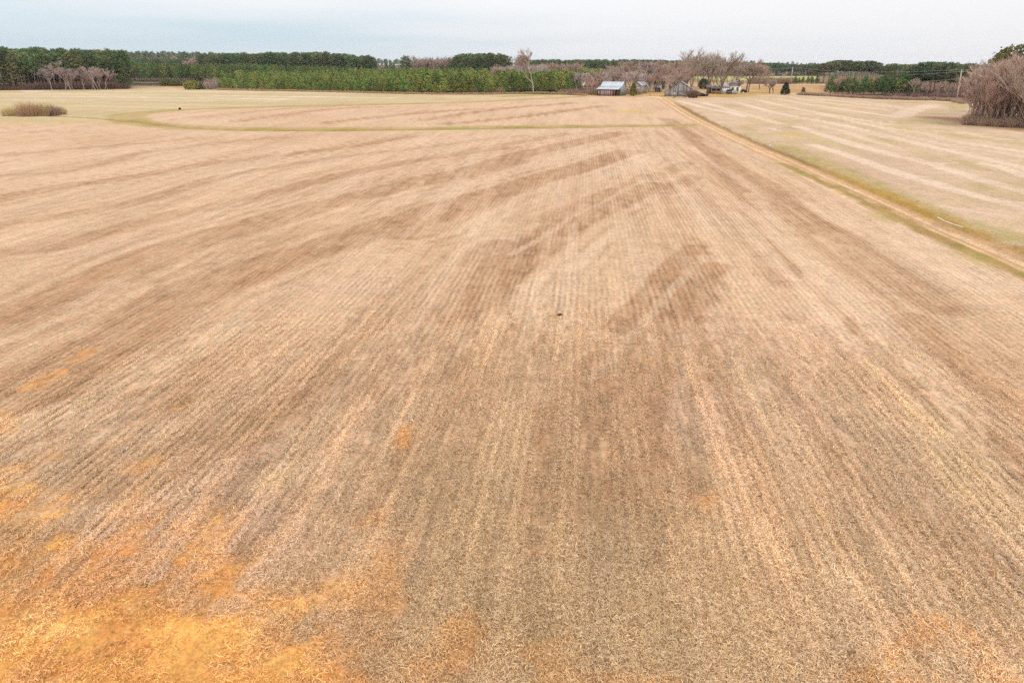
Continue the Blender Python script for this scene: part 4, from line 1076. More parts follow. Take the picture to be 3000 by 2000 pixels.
def plantation():
    """young pines: front row trees one by one, the rest as one mass"""
    front_px = [(618, 262), (700, 264), (850, 266.5), (1000, 269.5), (1150, 273), (1300, 275), (1450, 275), (1570, 272), (1700, 270)]
    line = np.array([at(*p) for p in front_px])
    seg = np.hypot(*np.diff(line, axis=0).T); cum = np.concatenate([[0], np.cumsum(seg)])
    def onl(s):
        i = min(np.searchsorted(cum, s, 'right') - 1, len(seg) - 1)
        t = (s - cum[i]) / seg[i]
        return line[i] * (1 - t) + line[i + 1] * t
    L = cum[-1]
    n = 0
    for row in range(7):
        s = RND.uniform(0, 2.5)
        while s < L:
            p = onl(s)
            x = p[0] + RND.uniform(-.6, .6) - row * .4; y = p[1] + row * 5.2 + RND.uniform(-.8, 1.2)
            f = s / L
            base = np.interp(f, [0, .45, .62, 1], [4.3, 4.8, 7.2, 8.0]) + row * .22
            if row == 0 and RND.random() < .22:
                h = RND.uniform(2.4, 4.0)
            else:
                h = base * RND.uniform(.6, 1.25)
            skip = row == 0 and (.80 < f < .86) and RND.random() < .6
            if not skip and n < 300:
                lab = ('young pine in the front row of the plantation, small and yellow green' if h < 4.1 else 'young pine in the front row of the plantation beside the meadow') if row == 0 else 'young pine behind the front row, ' + zone(f, 'at the left end of the plantation', 'left of the middle of the plantation', 'right of the middle of the plantation', 'at the right end by the tall bare tree')
                grp = ('small front row plantation pines' if h < 4.1 else 'front row plantation pines') if row == 0 else 'plantation pines behind the front row, part %d' % (1 + min(3, int(f * 4)))
                put_plant(RND.choice(YOUNG), 'young_pine', lab, 'pine tree', x, y, h, grp, parts=row == 0 and h > 4.1, wide=RND.uniform(1.0, 1.3) * (1.2 if h < 4.1 else 1))
                n += 1
            s += RND.uniform(3.0, 5.4) + row * .5
    # the mass behind, up to where the old stands begin
    P, sc, ix = [], [], []
    rr = random.Random(3)
    while len(P) < 2300:
        px = rr.uniform(560, 1760)
        f0 = np.interp(px, [560, 700, 850, 1000, 1150, 1300, 1450, 1760], [462, 444, 428, 408, 396, 390, 390, 398])
        yv = f0 + 255 * rr.random() ** 1.3
        if px < 800 and yv < f0 + (800 - px) * .75: continue
        x, y = polar(px, yv)
        h = (np.interp(px, [560, 1100, 1280, 1760], [5.6, 5.8, 7.6, 8.4]) * (1 - (yv - f0) / 255) + 9.6 * (yv - f0) / 255) * rr.uniform(.74, 1.16)
        P.append((x, y, 0)); sc.append(h / 6.0); ix.append(rr.randrange(5))
    scatter('pine_plantation', P, sc, [(0, 0, rr.random() * 6.28) for _ in P], ix, [p.whole for p in YOUNG], label='mass of young pines filling the plantation behind its front rows')
    # taller, darker pines behind the pond, to the left
    n = 0
    P, sc, ix = [], [], []
    for row in range(5):
        px = 372.0
        while px < 1010:
            d = np.interp(px, [372, 560, 800, 1010], [622, 610, 590, 585]) + row * 9 + RND.uniform(-3, 4)
            x, y = polar(px, d)
            h = (12.6 + RND.uniform(-1.2, 1.2)) * np.interp(px, [372, 700, 1010], [1.0, .98, .82]) 
            if row == 0:
                put_plant(RND.choice(MIDP), 'pine_tree', 'middle aged pine in the dark row ' + zone((px - 372) / 638, 'behind the left end of the pond', 'behind the bushes at the pond', 'behind the left end of the plantation'), 'pine tree', x, y, h, 'front row of pines behind the pond, part %d' % (1 + min(2, int((px - 372) / 638 * 3))), parts=False)
            else:
                P.append((x, y, 0)); sc.append(h / 11); ix.append(RND.randrange(3))
            px += RND.uniform(11, 17); n += 1
    scatter('pine_wood', P, sc, [(0, 0, rr.random() * 6.28) for _ in P], ix, [p.whole for p in MIDP], label='dark mass of middle aged pines behind the row at the pond')
plantation()

def old_stands():
    """the tall pine stands that rise behind the plantation and the woods far off"""
    rr = random.Random(5)
    def top_of(px):
        return np.interp(px, [590, 610, 640, 700, 800, 930, 1000, 1060, 1095, 1108], [162, 159, 160, 158, 156, 154, 160, 165, 167, 172])
    for row in range(1):
        px = 592
        while px < 1102:
            d = 690 + row * 14 + rr.uniform(-4, 6)
            x, y = polar(px, d)
            h = top_height(d, top_of(px)) * rr.uniform(.84, 1.05)
            put_plant(rr.choice(TALL), 'pine_tree', 'old pine in the tall stand above the plantation, left of centre', 'pine tree', x, y, h, 'old pines of the stand above the plantation', parts=False, wide=rr.uniform(1.2, 1.6))
            px += rr.uniform(14, 21)
    def top_d(px):
        return np.interp(px, [1318, 1330, 1345, 1400, 1440, 1465, 1490, 1520, 1545], [175, 166, 160, 157, 157, 158, 168, 172, 165])
    for row in range(1):
        px = 1322
        while px < 1545:
            d = 640 + row * 14 + rr.uniform(-4, 6)
            x, y = polar(px, d)
            h = top_height(d, top_d(px)) * rr.uniform(.86, 1.03)
            if not (1490 < px < 1528 and row == 0):
                put_plant(rr.choice(OPEN if px > 1470 else TALL), 'pine_tree', 'old pine in the clump above the plantation, left of the tall bare tree', 'pine tree', x, y, h, 'old pines of the clump near the tall bare tree', parts=False, wide=1.1)
            px += rr.uniform(12, 19)
    x, y = polar(1190, 640)
    put_plant(TALL[1], 'pine_tree', 'lone round crowned pine standing above the plantation between the two old stands', 'pine tree', x, y, top_height(640, 165), wide=1.5)
    for px, top, lab in [(1130, 188, 'small brown bushy tree in the gap left of the lone round pine'), (1154, 190, 'small dark green pine just left of the lone round pine')]:
        x, y = polar(px, 650); put_plant(MIDP[0], 'small_tree', lab, 'tree', x, y, top_height(650, top), parts=False)
    # bare woods seen over the plantation
    for (x0, x1, d, t0, t1, lab, grp, pls) in [(1200, 1322, 700, 160, 172, 'grey bare tree in the wood right of the lone round pine', 'bare trees right of the lone pine', BARE + SLIM),
                                          (1452, 1600, 470, 186, 196, 'pale pinkish bare tree rising behind the right end of the plantation', 'bare trees behind the plantation end', SLIM + PALEB),
                                          (1560, 1700, 520, 181, 190, 'pinkish bare tree in the wood behind the tall bare tree', 'bare trees behind the tall bare tree', SLIM),
                                          (555, 592, 780, 166, 174, 'grey bare tree at the left end of the old pine stand', 'bare trees left of the old stand', SLIM)]:
        px = x0
        while px < x1:
            dd = d + rr.uniform(-12, 25)
            x, y = polar(px, dd)
            put_plant(rr.choice(pls), 'bare_tree', lab, 'bare tree', x, y, top_height(dd, rr.uniform(t0, t1)), grp, parts=False, wide=1.3)
            px += rr.uniform(3.5, 6)
    # far wooded ridges and woods: too far to pick trees apart
    P, sc, ix = [], [], []
    def add(px, d, top=None, h=None, k=None):
        x, y = polar(px, d); z = float(hill(np.array([x]), np.array([y]))[0])
        hh = (top_height(d, top) - z) if top is not None else h
        P.append((x, y, z)); sc.append(max(4, hh) / 20.0); ix.append(k if k is not None else rr.randrange(4))
    # deeper rows of the stands
    for i in range(300):
        px = rr.uniform(592, 1095); add(px, 704 + 90 * rr.random(), top_of(px) + rr.uniform(-2, 14))
    for i in range(150):
        px = rr.uniform(1330, 1480); add(px, 668 + 70 * rr.random(), top_d(px) + rr.uniform(-1, 13))
    for i in range(520):
        f = rr.random(); px = -150 + 520 * f; d = rr.uniform(438, 520); x, y = polar(px, d)
        P.append((x, y, 0)); sc.append((20.3 - 2.2 * f + rr.uniform(-2.8, 1.6)) / 20 * 1.04); ix.append(rr.randrange(4))
    for i in range(420):
        px = rr.uniform(360, 610); add(px, rr.uniform(880, 1050), rr.uniform(170, 182), k=rr.choice([0, 1, 2, 3, 3, 4]))
    for i in range(700):
        d = rr.uniform(1500, 2300); px = rr.uniform(230, 760)
        x, y = polar(px, d); P.append((x, y, float(hill(np.array([x]), np.array([y]))[0]))); sc.append(rr.uniform(.6, .95)); ix.append(rr.choice([0, 1, 2, 3, 4, 5]))
    for i in range(170):
        px = rr.uniform(2600, 3050); d = rr.uniform(372, 560); x, y = polar(px, d); P.append((x, y, 0)); sc.append(rr.uniform(8, 13) / 20); ix.append(rr.choice([0, 1, 2, 3, 4]))
    for i in range(520):      # the long dark line behind the farm
        px = rr.uniform(1540, 2260); add(px, rr.uniform(880, 980), np.interp(px, [1540, 1700, 1850, 2000, 2260], [176, 177, 176, 180, 187]) + rr.uniform(-2, 5))
    for i in range(420):
        px = rr.uniform(2190, 2420); add(px, rr.uniform(915, 990), np.interp(px, [2190, 2290, 2310, 2420], [187, 186, 190, 190]) + rr.uniform(-1.5, 5))
    for i in range(1500):
        d = rr.uniform(1500, 2300); px = rr.uniform(-300, 3300)
        x, y = polar(px, d); P.append((x, y, float(hill(np.array([x]), np.array([y]))[0]))); sc.append(rr.uniform(.6, .95)); ix.append(rr.choice([0, 1, 2, 3, 4, 5]))
    for i in range(500):
        d = rr.uniform(1050, 1300); px = rr.choice([rr.uniform(1090, 1330), rr.uniform(2560, 2720), rr.uniform(330, 600)])
        x, y = polar(px, d); P.append((x, y, float(hill(np.array([x]), np.array([y]))[0]))); sc.append(rr.uniform(.5, .75)); ix.append(rr.choice([0, 4, 5, 5, 4]))
    scatter('far_wood', P, sc, [(0, 0, rr.random() * 6.28) for _ in P], ix, [p.whole for p in TALL] + [BARE[0].whole, BARE[1].whole], label='far off pine and bare woods along the horizon')
old_stands()

def right_woods():
    rr = random.Random(9)
    # umbrella pines beyond the paved road
    px = 2392
    for row in range(3):
        px = 2386
        while px < 2592:
            d = 560 + row * 12 + rr.uniform(-5, 5)
            x, y = polar(px, d)
            top = np.interp(px, [2386, 2410, 2440, 2480, 2505, 2540, 2570, 2592], [196, 188, 180, 179, 181, 180, 184, 196])
            put_plant(rr.choice(OPEN), 'pine_tree', 'old flat topped pine in the ' + zone((px - 2386) / 206, 'left part of the grove beyond the road', 'middle of the grove beyond the road', 'right part of the grove beyond the road'), 'pine tree', x, y, top_height(d, top) * rr.uniform(.87, 1.02), 'flat topped pines beyond the road, part %d' % (1 + min(2, max(0, int((px - 2386) / 206 * 3)))), parts=row == 0, wide=1.15)
            px += rr.uniform(13, 20)
    # bushy young pines and hollies below them
    for (x0, x1, d0, t0, t1, lab, grp, st) in [(2338, 2412, 530, 218, 228, 'bushy green pine left below the flat topped grove', 'bushy pines left below the grove', 13),
                                        (2446, 2612, 341, 216, 236, 'bushy dark green pine at the hedge below the flat topped grove', 'bushy pines at the hedge', 11),
                                        (2600, 2690, 334, 214, 230, 'bushy pine between the grove and the right hand pines', 'bushy pines between grove and right pines', 10)]:
        px = x0
        while px < x1:
            for k in range(2):
                d = d0 + k * 12 + rr.uniform(-4, 4); x, y = polar(px + rr.uniform(-3, 3), d)
                h = top_height(d, rr.uniform(t0, t1)) * rr.uniform(.7, 1.02)
                put_plant(rr.choice(MIDP), 'pine_tree', lab, 'pine tree', x, y, h, grp, parts=k == 0, wide=1.45)
            px += rr.uniform(st * .7, st * 1.2)
    for px, base, top in [(2452, 281, 221), (2470, 281, 236), (2440, 279, 244)]:
        x, y = at(px, base)
        put_plant(SLIM[px % 4], 'bare_tree', {2452: 'tall brownish bare tree at the left end of the right hedge', 2470: 'shorter brownish bare tree in the right hedge', 2440: 'low brownish bare tree at the hedge end by the road'}[px], 'bare tree', x, y, top_height(y, top), wide=1.5)
    # mature pines behind the hedge to the right
    for row in range(3):
        px = 2668
        while px < 2860:
            d = 335 + row * 11 + rr.uniform(-4, 4); x, y = polar(px, d)
            top = np.interp(px, [2668, 2690, 2720, 2770, 2800, 2830, 2860], [198, 187, 186, 185, 188, 190, 190])
            put_plant(rr.choice(OPEN if row < 2 else TALL), 'pine_tree', 'mature bare trunked pine behind the right hedge, ' + zone((px - 2668) / 192, 'in the left half of its group', 'in the right half by the leaning pole'), 'pine tree', x, y, top_height(d, top) * rr.uniform(.85, 1.02), 'mature pines left of the leaning pole, part %d' % (1 + int((px - 2668) / 192 * 2)), parts=row == 0, wide=1.1)
            px += rr.uniform(16, 24)
    for i, (px, base, top, lab) in enumerate([(2675, 285, 226, 'leaning pale bare tree under the pines near the hedge'), (2715, 286, 236, 'forked pale bare tree under the right pines'), (2745, 287, 240, 'small bare tree under the middle of the right pines'),
                                              (2775, 290, 235, 'small reddish bare tree left of the leaning pole'), (2640, 283, 240, 'low bare tree at the left foot of the right pines')]):
        x, y = at(px, base); put_plant(SLIM[i % 4], 'bare_tree', lab, 'bare tree', x, y, top_height(y, top), wide=1.4)
    # the big thicket on the right edge: many slim saplings
    a, b = np.array(at(2836, 366)), np.array(at(3080, 378))
    n = 0
    for row in range(7):
        m = 17 if row < 4 else 12
        for i in range(m):
            f = (i + rr.random()) / m
            p = a + (b - a) * f + np.array([.62, 1.0]) * (row * 3.4 + rr.uniform(-1.0, 1.2)) 
            x, y = p
            prof = np.interp(f, [0, .15, .4, .7, 1], [.70, .84, .95, 1.0, 1.04])
            h = 15.2 * prof * rr.uniform(.82, 1.05) * (1 + .012 * row)
            put_plant(rr.choice(THICK if rr.random() < .55 else SLIM), 'bare_sapling', 'slim brown bare sapling at the front of the dense thicket on the right' if row == 0 else 'slim brown bare sapling within the dense right thicket, ' + zone(f, 'towards its left shoulder', 'in its middle', 'at the right edge'), 'bare tree', x, y, h, 'saplings at the front of the right thicket' if row == 0 else 'saplings inside the right thicket, part %d' % (1 + min(2, int(f * 3))), parts=row == 0, wide=rr.uniform(.9, 1.25))
    for i in range(26):
        f = .07 + .93 * (i + rr.random()) / 26; x, y = a + (b - a) * f + np.array([.62, 1.0]) * rr.uniform(-.8, 2.5)
        put_plant(rr.choice(SLIM), 'bare_sapling', 'pale straight stemmed sapling standing out at the face of the right thicket', 'bare tree', x, y, rr.uniform(8, 13.5) * np.interp(f, [0, .3, 1], [.7, .95, 1.08]), 'pale stems at the face of the right thicket', wide=.75)
    for i, (px, top) in enumerate([(2880, 160), (2893, 165), (2868, 172)]):
        x, y = polar(px, 215); put_plant(PALEB[i], 'bare_tree', ['tallest thin bare tree rising behind the left shoulder of the thicket', 'thin bare tree right of the tallest one behind the thicket', 'shorter thin bare tree left of the tallest one behind the thicket'][i], 'bare tree', x, y, top_height(215, top))
    for px, d, top, wd, lab in [(2962, 200, 139, .95, 'tall yellow green pine whose crown stands above the right thicket'), (3022, 210, 146, .9, 'tall pine cut by the right edge above the thicket'), (2928, 222, 164, .8, 'shorter pine behind the thicket, left of the yellow green crown')]:
        x, y = polar(px, d); put_plant(GOLD[px % 2], 'pine_tree', lab, 'pine tree', x, y, top_height(d, top), wide=wd)
    # fine brown brush at the thicket's foot and along the hedge
    ms = [shrub_mesh('brush_shrub', 430 + i, 2.2, 1.4, 110, (.46, .32, .23), (.33, .22, .16), .014, twigs=3) for i in range(4)] + [shrub_mesh('brush_shrub', 436 + i, 2.2, 1.5, 90, (.27, .18, .15), (.18, .12, .10), .02, twigs=3) for i in range(2)]
    P, sc, bk = [], [], []
    for i in range(240):
        f = rr.random() ** 1.4; p = a + (b - a) * f + np.array([.62, 1.0]) * rr.uniform(-1.6, 10)
        P.append((p[0], p[1], 0)); sc.append(rr.uniform(.3, 1.25))
    for i in range(150):
        px = rr.uniform(2620, 2860); d = rr.uniform(318, 362); x, y = polar(px, d); P.append((x, y, 0)); sc.append(rr.uniform(.5, 1.3)); bk.append(len(P) - 1)
    hedge = [(2345, 279), (2370, 280), (2430, 283), (2500, 287), (2560, 290), (2610, 292), (2680, 294), (2740, 295), (2800, 298), (2830, 306)]
    line = np.array([at(*p) for p in hedge])
    for i in range(420):
        t = rr.random() * (len(line) - 1); k = int(t); p = line[k] * (1 - t + k) + line[k + 1] * (t - k)
        P.append((p[0] + rr.uniform(-.8, .8), p[1] + rr.uniform(-.5, 4), 0)); sc.append(rr.uniform(.3, .75))
    scatter('brush', P, sc, [(0, 0, rr.random() * 6.28) for _ in P], [4 + i % 2 if i in bk else rr.randrange(4) for i in range(len(P))], ms, label='reddish brown brush along the hedge and at the foot of the thicket')
right_woods()

# ---------------------------------------------------------------- farmyard trees
def farm_trees():
    spec = [  # px, base row, top row, width factor, proto, label
        (1562, 274, 143, 1.05, bare(301, 20, .42, 6, .30, r0=.42, col=(.42, .33, .27), tip=(.34, .25, .215)), 'tallest pale bare tree at the right end of the young pines'),
        (2026, 285, 139, 1.15, bare(302, 20, .46, 6, .26, r0=.32, col=(.30, .22, .18)), 'big spreading bare tree in front of the weathered gabled barn'),
        (2077, 272, 151, 1.1, bare(303, 18, .55, 6, .24, r0=.45, col=(.17, .12, .10)), 'dark trunked bare tree between the gabled barn and the house'),
        (2111, 277, 155, 1.2, bare(304, 18, .55, 6, .24, r0=.42, col=(.18, .13, .10)), 'dark trunked bare tree right in front of the cream house'),
        (2186, 271, 176, 1.35, bare(305, 15, .6, 6, .2, r0=.4, col=(.22, .16, .13)), 'broad low bare tree right of the house'),
        (2193, 271, 184, 1.1, bare(306, 15, .55, 6, .22, r0=.3, col=(.22, .16, .13)), 'smaller bare tree touching the broad one right of the house'),
        (1901, 269, 178, 1.5, bare(307, 14, .65, 6, .2, r0=.48, col=(.46, .38, .33), tip=(.36, .26, .23)), 'pale limbed spreading bare tree left of the small tin roofed shed'),
        (1960, 262, 182, 1.2, bare(308, 14, .5, 6, .24, r0=.2), 'bare tree behind the left side of the gabled barn'),
        (1985, 258, 190, 1.1, bare(309, 13, .5, 6, .24, r0=.2, col=(.4, .33, .29)), 'pale bare tree just behind the ridge of the gabled barn'),
        (2160, 276, 232, 1.0, bare(310, 7, .45, 6, .25, r0=.12), 'small bare tree before the right end of the house'),
        (2150, 262, 178, 1.2, bare(311, 14, .5, 6, .24, r0=.25), 'bare tree rising behind the house roof'),
        (2225, 262, 188, 1.2, bare(312, 13, .5, 6, .24, r0=.25), 'bare tree at the right end of the farmyard trees'),
        (2240, 245, 190, 1.0, SLIM[1], 'thin bare tree right of the farmyard before the far wood'),
        (2290, 243, 212, 1.6, PALEB[1], 'low pinkish bare tree behind the pruned pair by the road')]
    for px, base, top, wd, pl, lab in spec:
        x, y = at(px, base)
        put_plant(pl, 'bare_tree', lab, 'bare tree', x, y, top_height(y, top) * 1.05, wide=wd)
    for px, base, top, lab in [(2254, 273, 227, 'left one of two topped bare trees right of the farmyard'), (2264, 273.5, 231, 'right one of two topped bare trees right of the farmyard')]:
        x, y = at(px, base)
        pl = bare(320 + px, 6.5, .75, 5, .5, r0=.34, col=(.26, .18, .15))
        put_plant(pl, 'bare_tree', lab, 'bare tree', x, y, top_height(y, top), wide=1.0)
    # thin bare wood and brush behind the barns
    rr = random.Random(21)
    px = 1690
    while px < 2010:
        d = 362 + rr.uniform(0, 40)
        x, y = polar(px, d)
        put_plant(rr.choice(SLIM + PALEB), 'bare_tree', 'brownish bare tree in the scrubby wood behind the tin roofed barn' if px < 1860 else 'brownish bare tree in the scrubby wood behind the small sheds', 'bare tree', x, y, top_height(d, rr.uniform(200, 222)), 'scrub trees behind the tin barn' if px < 1860 else 'scrub trees behind the small sheds', parts=False, wide=1.5)
        px += rr.uniform(4, 8)
    px = 1790
    while px < 2150:
        d = 430 + rr.uniform(0, 40)
        x, y = polar(px, d)
        put_plant(rr.choice(SLIM + BARE), 'bare_tree', 'tall pinkish bare tree in the wood far behind the farmyard', 'bare tree', x, y, top_height(d, rr.uniform(168, 195)), 'bare wood far behind the farmyard', parts=False, wide=1.3)
        px += rr.uniform(8, 15)
    ms = [shrub_mesh('scrub_shrub', 450 + i, 3.0, 2.0, 90, (.32, .21, .15), (.22, .14, .10), .02, twigs=3) for i in range(3)]
    P, sc = [], []
    for i in range(150):
        px = rr.uniform(1640, 1880); d = rr.uniform(346, 392); x, y = polar(px, d); P.append((x, y, 0)); sc.append(rr.uniform(.35, 1.0) * (1.5 if 1728 < px < 1765 else 1))
    for i in range(30):
        px = rr.uniform(2010, 2045); x, y = at(px, rr.uniform(278, 286)); P.append((x, y, 0)); sc.append(rr.uniform(.5, .9))
    for i in range(150):
        px = rr.uniform(2200, 2340); d = rr.uniform(540, 600); x, y = polar(px, d); P.append((x, y, 0)); sc.append(rr.uniform(.8, 1.5))
    scatter('scrub', P, sc, [(0, 0, rr.random() * 6.28) for _ in P], [rr.randrange(3) for _ in P], ms, label='brown bare scrub around and behind the farm buildings')
    # evergreens of the farmyard
    dk, dka = (.035, .055, .022), (.06, .085, .03)
    gb = [  # px, base, top, radius, cone, colours, label
        (1855, 281.5, 241, 1.9, True, (.11, .115, .035), (.16, .15, .05), 'conical yellow green cedar between the tin barn and the old shed'),
        (2300, 278, 242, 2.3, True, (.028, .036, .016), (.055, .06, .025), 'dense dark conical cedar standing alone in the grass by the road'),
        (2352, 278, 257, .9, True, (.13, .12, .05), (.20, .17, .08), 'small ragged olive cedar right of the dark conical cedar'),
        (1972, 264, 231, 2.6, False, (.075, .10, .022), (.12, .15, .03), 'rounded green pine left of the gabled barn roof'),
        (1996, 258, 213, 3.2, False, dk, dka, 'dark evergreen behind the ridge of the gabled barn'),
        (1882, 266, 214, 3.2, False, dk, dka, 'dark spreading evergreen behind the old shed'),
        (1930, 262, 231, 3.6, False, dk, dka, 'dark evergreen mass behind the small tin roofed shed'),
        (2060, 262, 232, 3.0, False, (.06, .07, .03), (.10, .11, .05), 'olive evergreen behind the trees left of the house')]
    for i, (px, base, top, rad, cone, g, al, lab) in enumerate(gb):
        x, y = at(px, base); h = top_height(y, top)
        o = thing('cedar_tree' if cone else 'evergreen_tree', lab, 'cedar' if cone else 'evergreen tree', (x, y, 0))
        link('crown', bush_mesh('crown', 500 + i, h, rad, int(150 * rad), 9, g, al, .55, cone), o)
        MB().tube((0, 0, -.1), (0, 0, h * .6), .16, .06, (.15, .1, .08)).build('trunk', M_BARK, o)
    for i, (px, top, rad, g) in enumerate([(1690, 205, 3.0, 0), (1672, 214, 2.6, 1), (1742, 212, 2.0, 0), (1792, 208, 2.4, 0), (1650, 212, 2.8, 0)]):
        d = 392; x, y = polar(px, d); h = top_height(d, top)
        put_plant(MIDP[i % 3], 'pine_tree', ['bright green pine above the small brick hut', 'green pine left of the one above the brick hut', 'narrow green pine left behind the tin barn', 'green pine right behind the tin barn ridge', 'last green pine at the right end of the plantation'][i], 'pine tree', x, y, h, wide=1.2)
    for i, (px, base, top, lab) in enumerate([(1392, 275.5, 251, 'rust brown leafy sapling in the plantation front, left of two yellow pines'), (1440, 276, 256, 'low rust brown shrub below the yellow green cones of the plantation front'), (1465, 276, 258, 'tan bare shrub at the right part of the plantation front'), (1548, 274, 262, 'small dark evergreen shrub left of the foot of the tall bare tree')]):
        x, y = at(px, base); h = top_height(y, top)
        g, a2 = [((.20, .10, .055), (.26, .15, .08)), ((.20, .11, .06), (.27, .16, .09)), ((.30, .2, .14), (.36, .26, .18)), ((.035, .055, .022), (.06, .085, .03))][i]
        link('shrub', bush_mesh('shrub', 545 + i, h, 1.7, 120, 7, g, a2, .5, i == 0), None, (x, y, 0), label=lab, category='shrub')
    # bushes by the pond
    for i, (px, base, top, rad, al, lab) in enumerate([(492, 252, 230, 5.0, 0, 'wide olive bush at the pond edge, left of two'), (520, 252.5, 236, 3.8, 0, 'lower olive bush joined to the wide one at the pond'),
                                                 (565, 262.5, 237, 4.2, 1, 'large round green bush left of the plantation corner'), (590, 262, 241, 3.0, 1, 'round green bush right behind the large one'), (607, 262, 248, 1.5, 2, 'small yellow green bush at the plantation corner')]):
        x, y = at(px, base); h = top_height(y, top)
        g, a2 = [((.13, .13, .045), (.2, .19, .07)), ((.11, .135, .03), (.19, .205, .045)), ((.24, .24, .05), (.3, .28, .08))][al]
        link('bush', bush_mesh('bush', 520 + i, h, rad, int(90 * rad), 8, g, a2, .8), None, (x, y, 0), label=lab, category='bush')
    for i, (px, base, top, lab) in enumerate([(612, 262.5, 226, 'bare pinkish shrub at the plantation corner, left of two'), (632, 262.5, 222, 'taller bare pinkish shrub at the plantation corner')]):
        x, y = at(px, base); link('bare_shrub', shrub_mesh('bare_shrub', 540 + i, top_height(y, top), 2.4, 130, (.42, .32, .28), (.34, .24, .2), .04), None, (x, y, 0), label=lab, category='shrub')
    # brown weed clump in the meadow
    for i, (px, base, top, rad, lab) in enumerate([(30, 340, 314, 2.4, 'lowest leftmost yellowish clump of dry weeds in the meadow'), (72, 341, 306, 2.4, 'tall brown clump of dry weeds, left of centre in the weed patch'), (98, 341, 306, 2.2, 'brown clump of dry weeds in the middle of the weed patch'),
                                            (125, 340, 306, 2.2, 'olive brown clump of dry weeds right of the middle'), (155, 338, 306, 2.0, 'dark purplish clump of dry weeds near the right end'), (180, 336, 312, 1.6, 'sparse pale clump of dry weeds at the right end')]):
        x, y = at(px, base)
        cols = [((.52, .40, .19), (.44, .32, .15)), ((.48, .32, .18), (.36, .22, .13)), ((.46, .30, .17), (.36, .22, .13)), ((.48, .36, .17), (.34, .24, .12)), ((.36, .25, .17), (.26, .17, .13)), ((.5, .38, .22), (.4, .28, .17))][i]
        link('weed_clump', shrub_mesh('weed_clump', 560 + i, top_height(y, top) * (1.28 if i in (1, 2, 3) else 1.1), rad, 420, cols[0], cols[1], .022, lean=.12, twigs=1), None, (x, y, 0), label=lab, category='weeds')
    # tall orange grass along the plantation, brown grass in the yard
    tall = []
    for i in range(3):
        tall.append(shrub_mesh('dry_grass', 580 + i, .95, 1.0, 90, (.50, .33, .19), (.40, .25, .14), .018, lean=.2, twigs=0))
    P, sc = [], []
    fl = [at(*p) for p in [(640, 263.5), (700, 265.5), (850, 268), (1000, 271.2), (1150, 275), (1300, 277.5), (1450, 277.5), (1570, 274.5), (1660, 277), (1715, 281)]]
    for i in range(1500):
        t = rr.random() * (len(fl) - 1); k = int(t); f = t - k
        P.append((fl[k][0] * (1 - f) + fl[k + 1][0] * f, fl[k][1] * (1 - f) + fl[k + 1][1] * f + rr.uniform(-1.2, 2.2), 0)); sc.append(rr.uniform(.6, 1.25))
    scatter('dry_grass', P, sc, [(0, 0, rr.random() * 6.28) for _ in P], [rr.randrange(3) for _ in P], tall, label='strip of tall orange dry grass along the plantation edge')
farm_trees()

# ---------------------------------------------------------------- buildings
def A(r, g, b): return alb(r, g, b, 1.0)
def plank_wall(x0, x1, y0, y1, z0, ztop, wide, pick, rr):
    """boards side by side along a wall from (x0,y0) to (x1,y1); ztop(t) = top height."""
    mb = MB(); L = math.hypot(x1 - x0, y1 - y0); n = max(1, int(L / wide)); nx, ny = -(y1 - y0) / L, (x1 - x0) / L
    for i in range(n):
        t0, t1 = (i + .04) / n, (i + .96) / n
        o = rr.uniform(0, .025); th = .03
        a = (x0 + (x1 - x0) * t0, y0 + (y1 - y0) * t0); b = (x0 + (x1 - x0) * t1, y0 + (y1 - y0) * t1)
        P = [(a[0] - nx * o, a[1] - ny * o), (b[0] - nx * o, b[1] - ny * o), (b[0] + nx * th, b[1] + ny * th), (a[0] + nx * th, a[1] + ny * th)]
        zb = z0 + rr.uniform(-.02, .12)
        za, zc = ztop(t0) - rr.uniform(0, .05), ztop(t1) - rr.uniform(0, .05)
        mb.hexa([(p[0], p[1], zb) for p in P] + [(P[0][0], P[0][1], za), (P[1][0], P[1][1], zc), (P[2][0], P[2][1], zc), (P[3][0], P[3][1], za)], pick(i / n) * rr.uniform(.8, 1.2))
    return mb
def sheet_roof(mb, A0, B0, B1, A1, n, c, rr, t=.05, rust=0, rustc=None):
    """corrugated sheets side by side between the ridge edge A0-B0 and the eave edge A1-B1."""
    A0, B0, A1, B1 = [np.array(p, float) for p in (A0, B0, A1, B1)]
    for i in range(n):
        f, g = i / n, (i + .985) / n
        lift = np.array([0, 0, .012 * (i % 2)])
        cc = np.asarray(c) * rr.uniform(.9, 1.08)
        if rust and rr.random() < rust: cc = np.asarray(rustc) * rr.uniform(.8, 1.2)
        mb.slab(A0 + (B0 - A0) * f + lift, A1 + (B1 - A1) * f + lift, A1 + (B1 - A1) * g + lift, A0 + (B0 - A0) * g + lift, t, cc)
    return mb

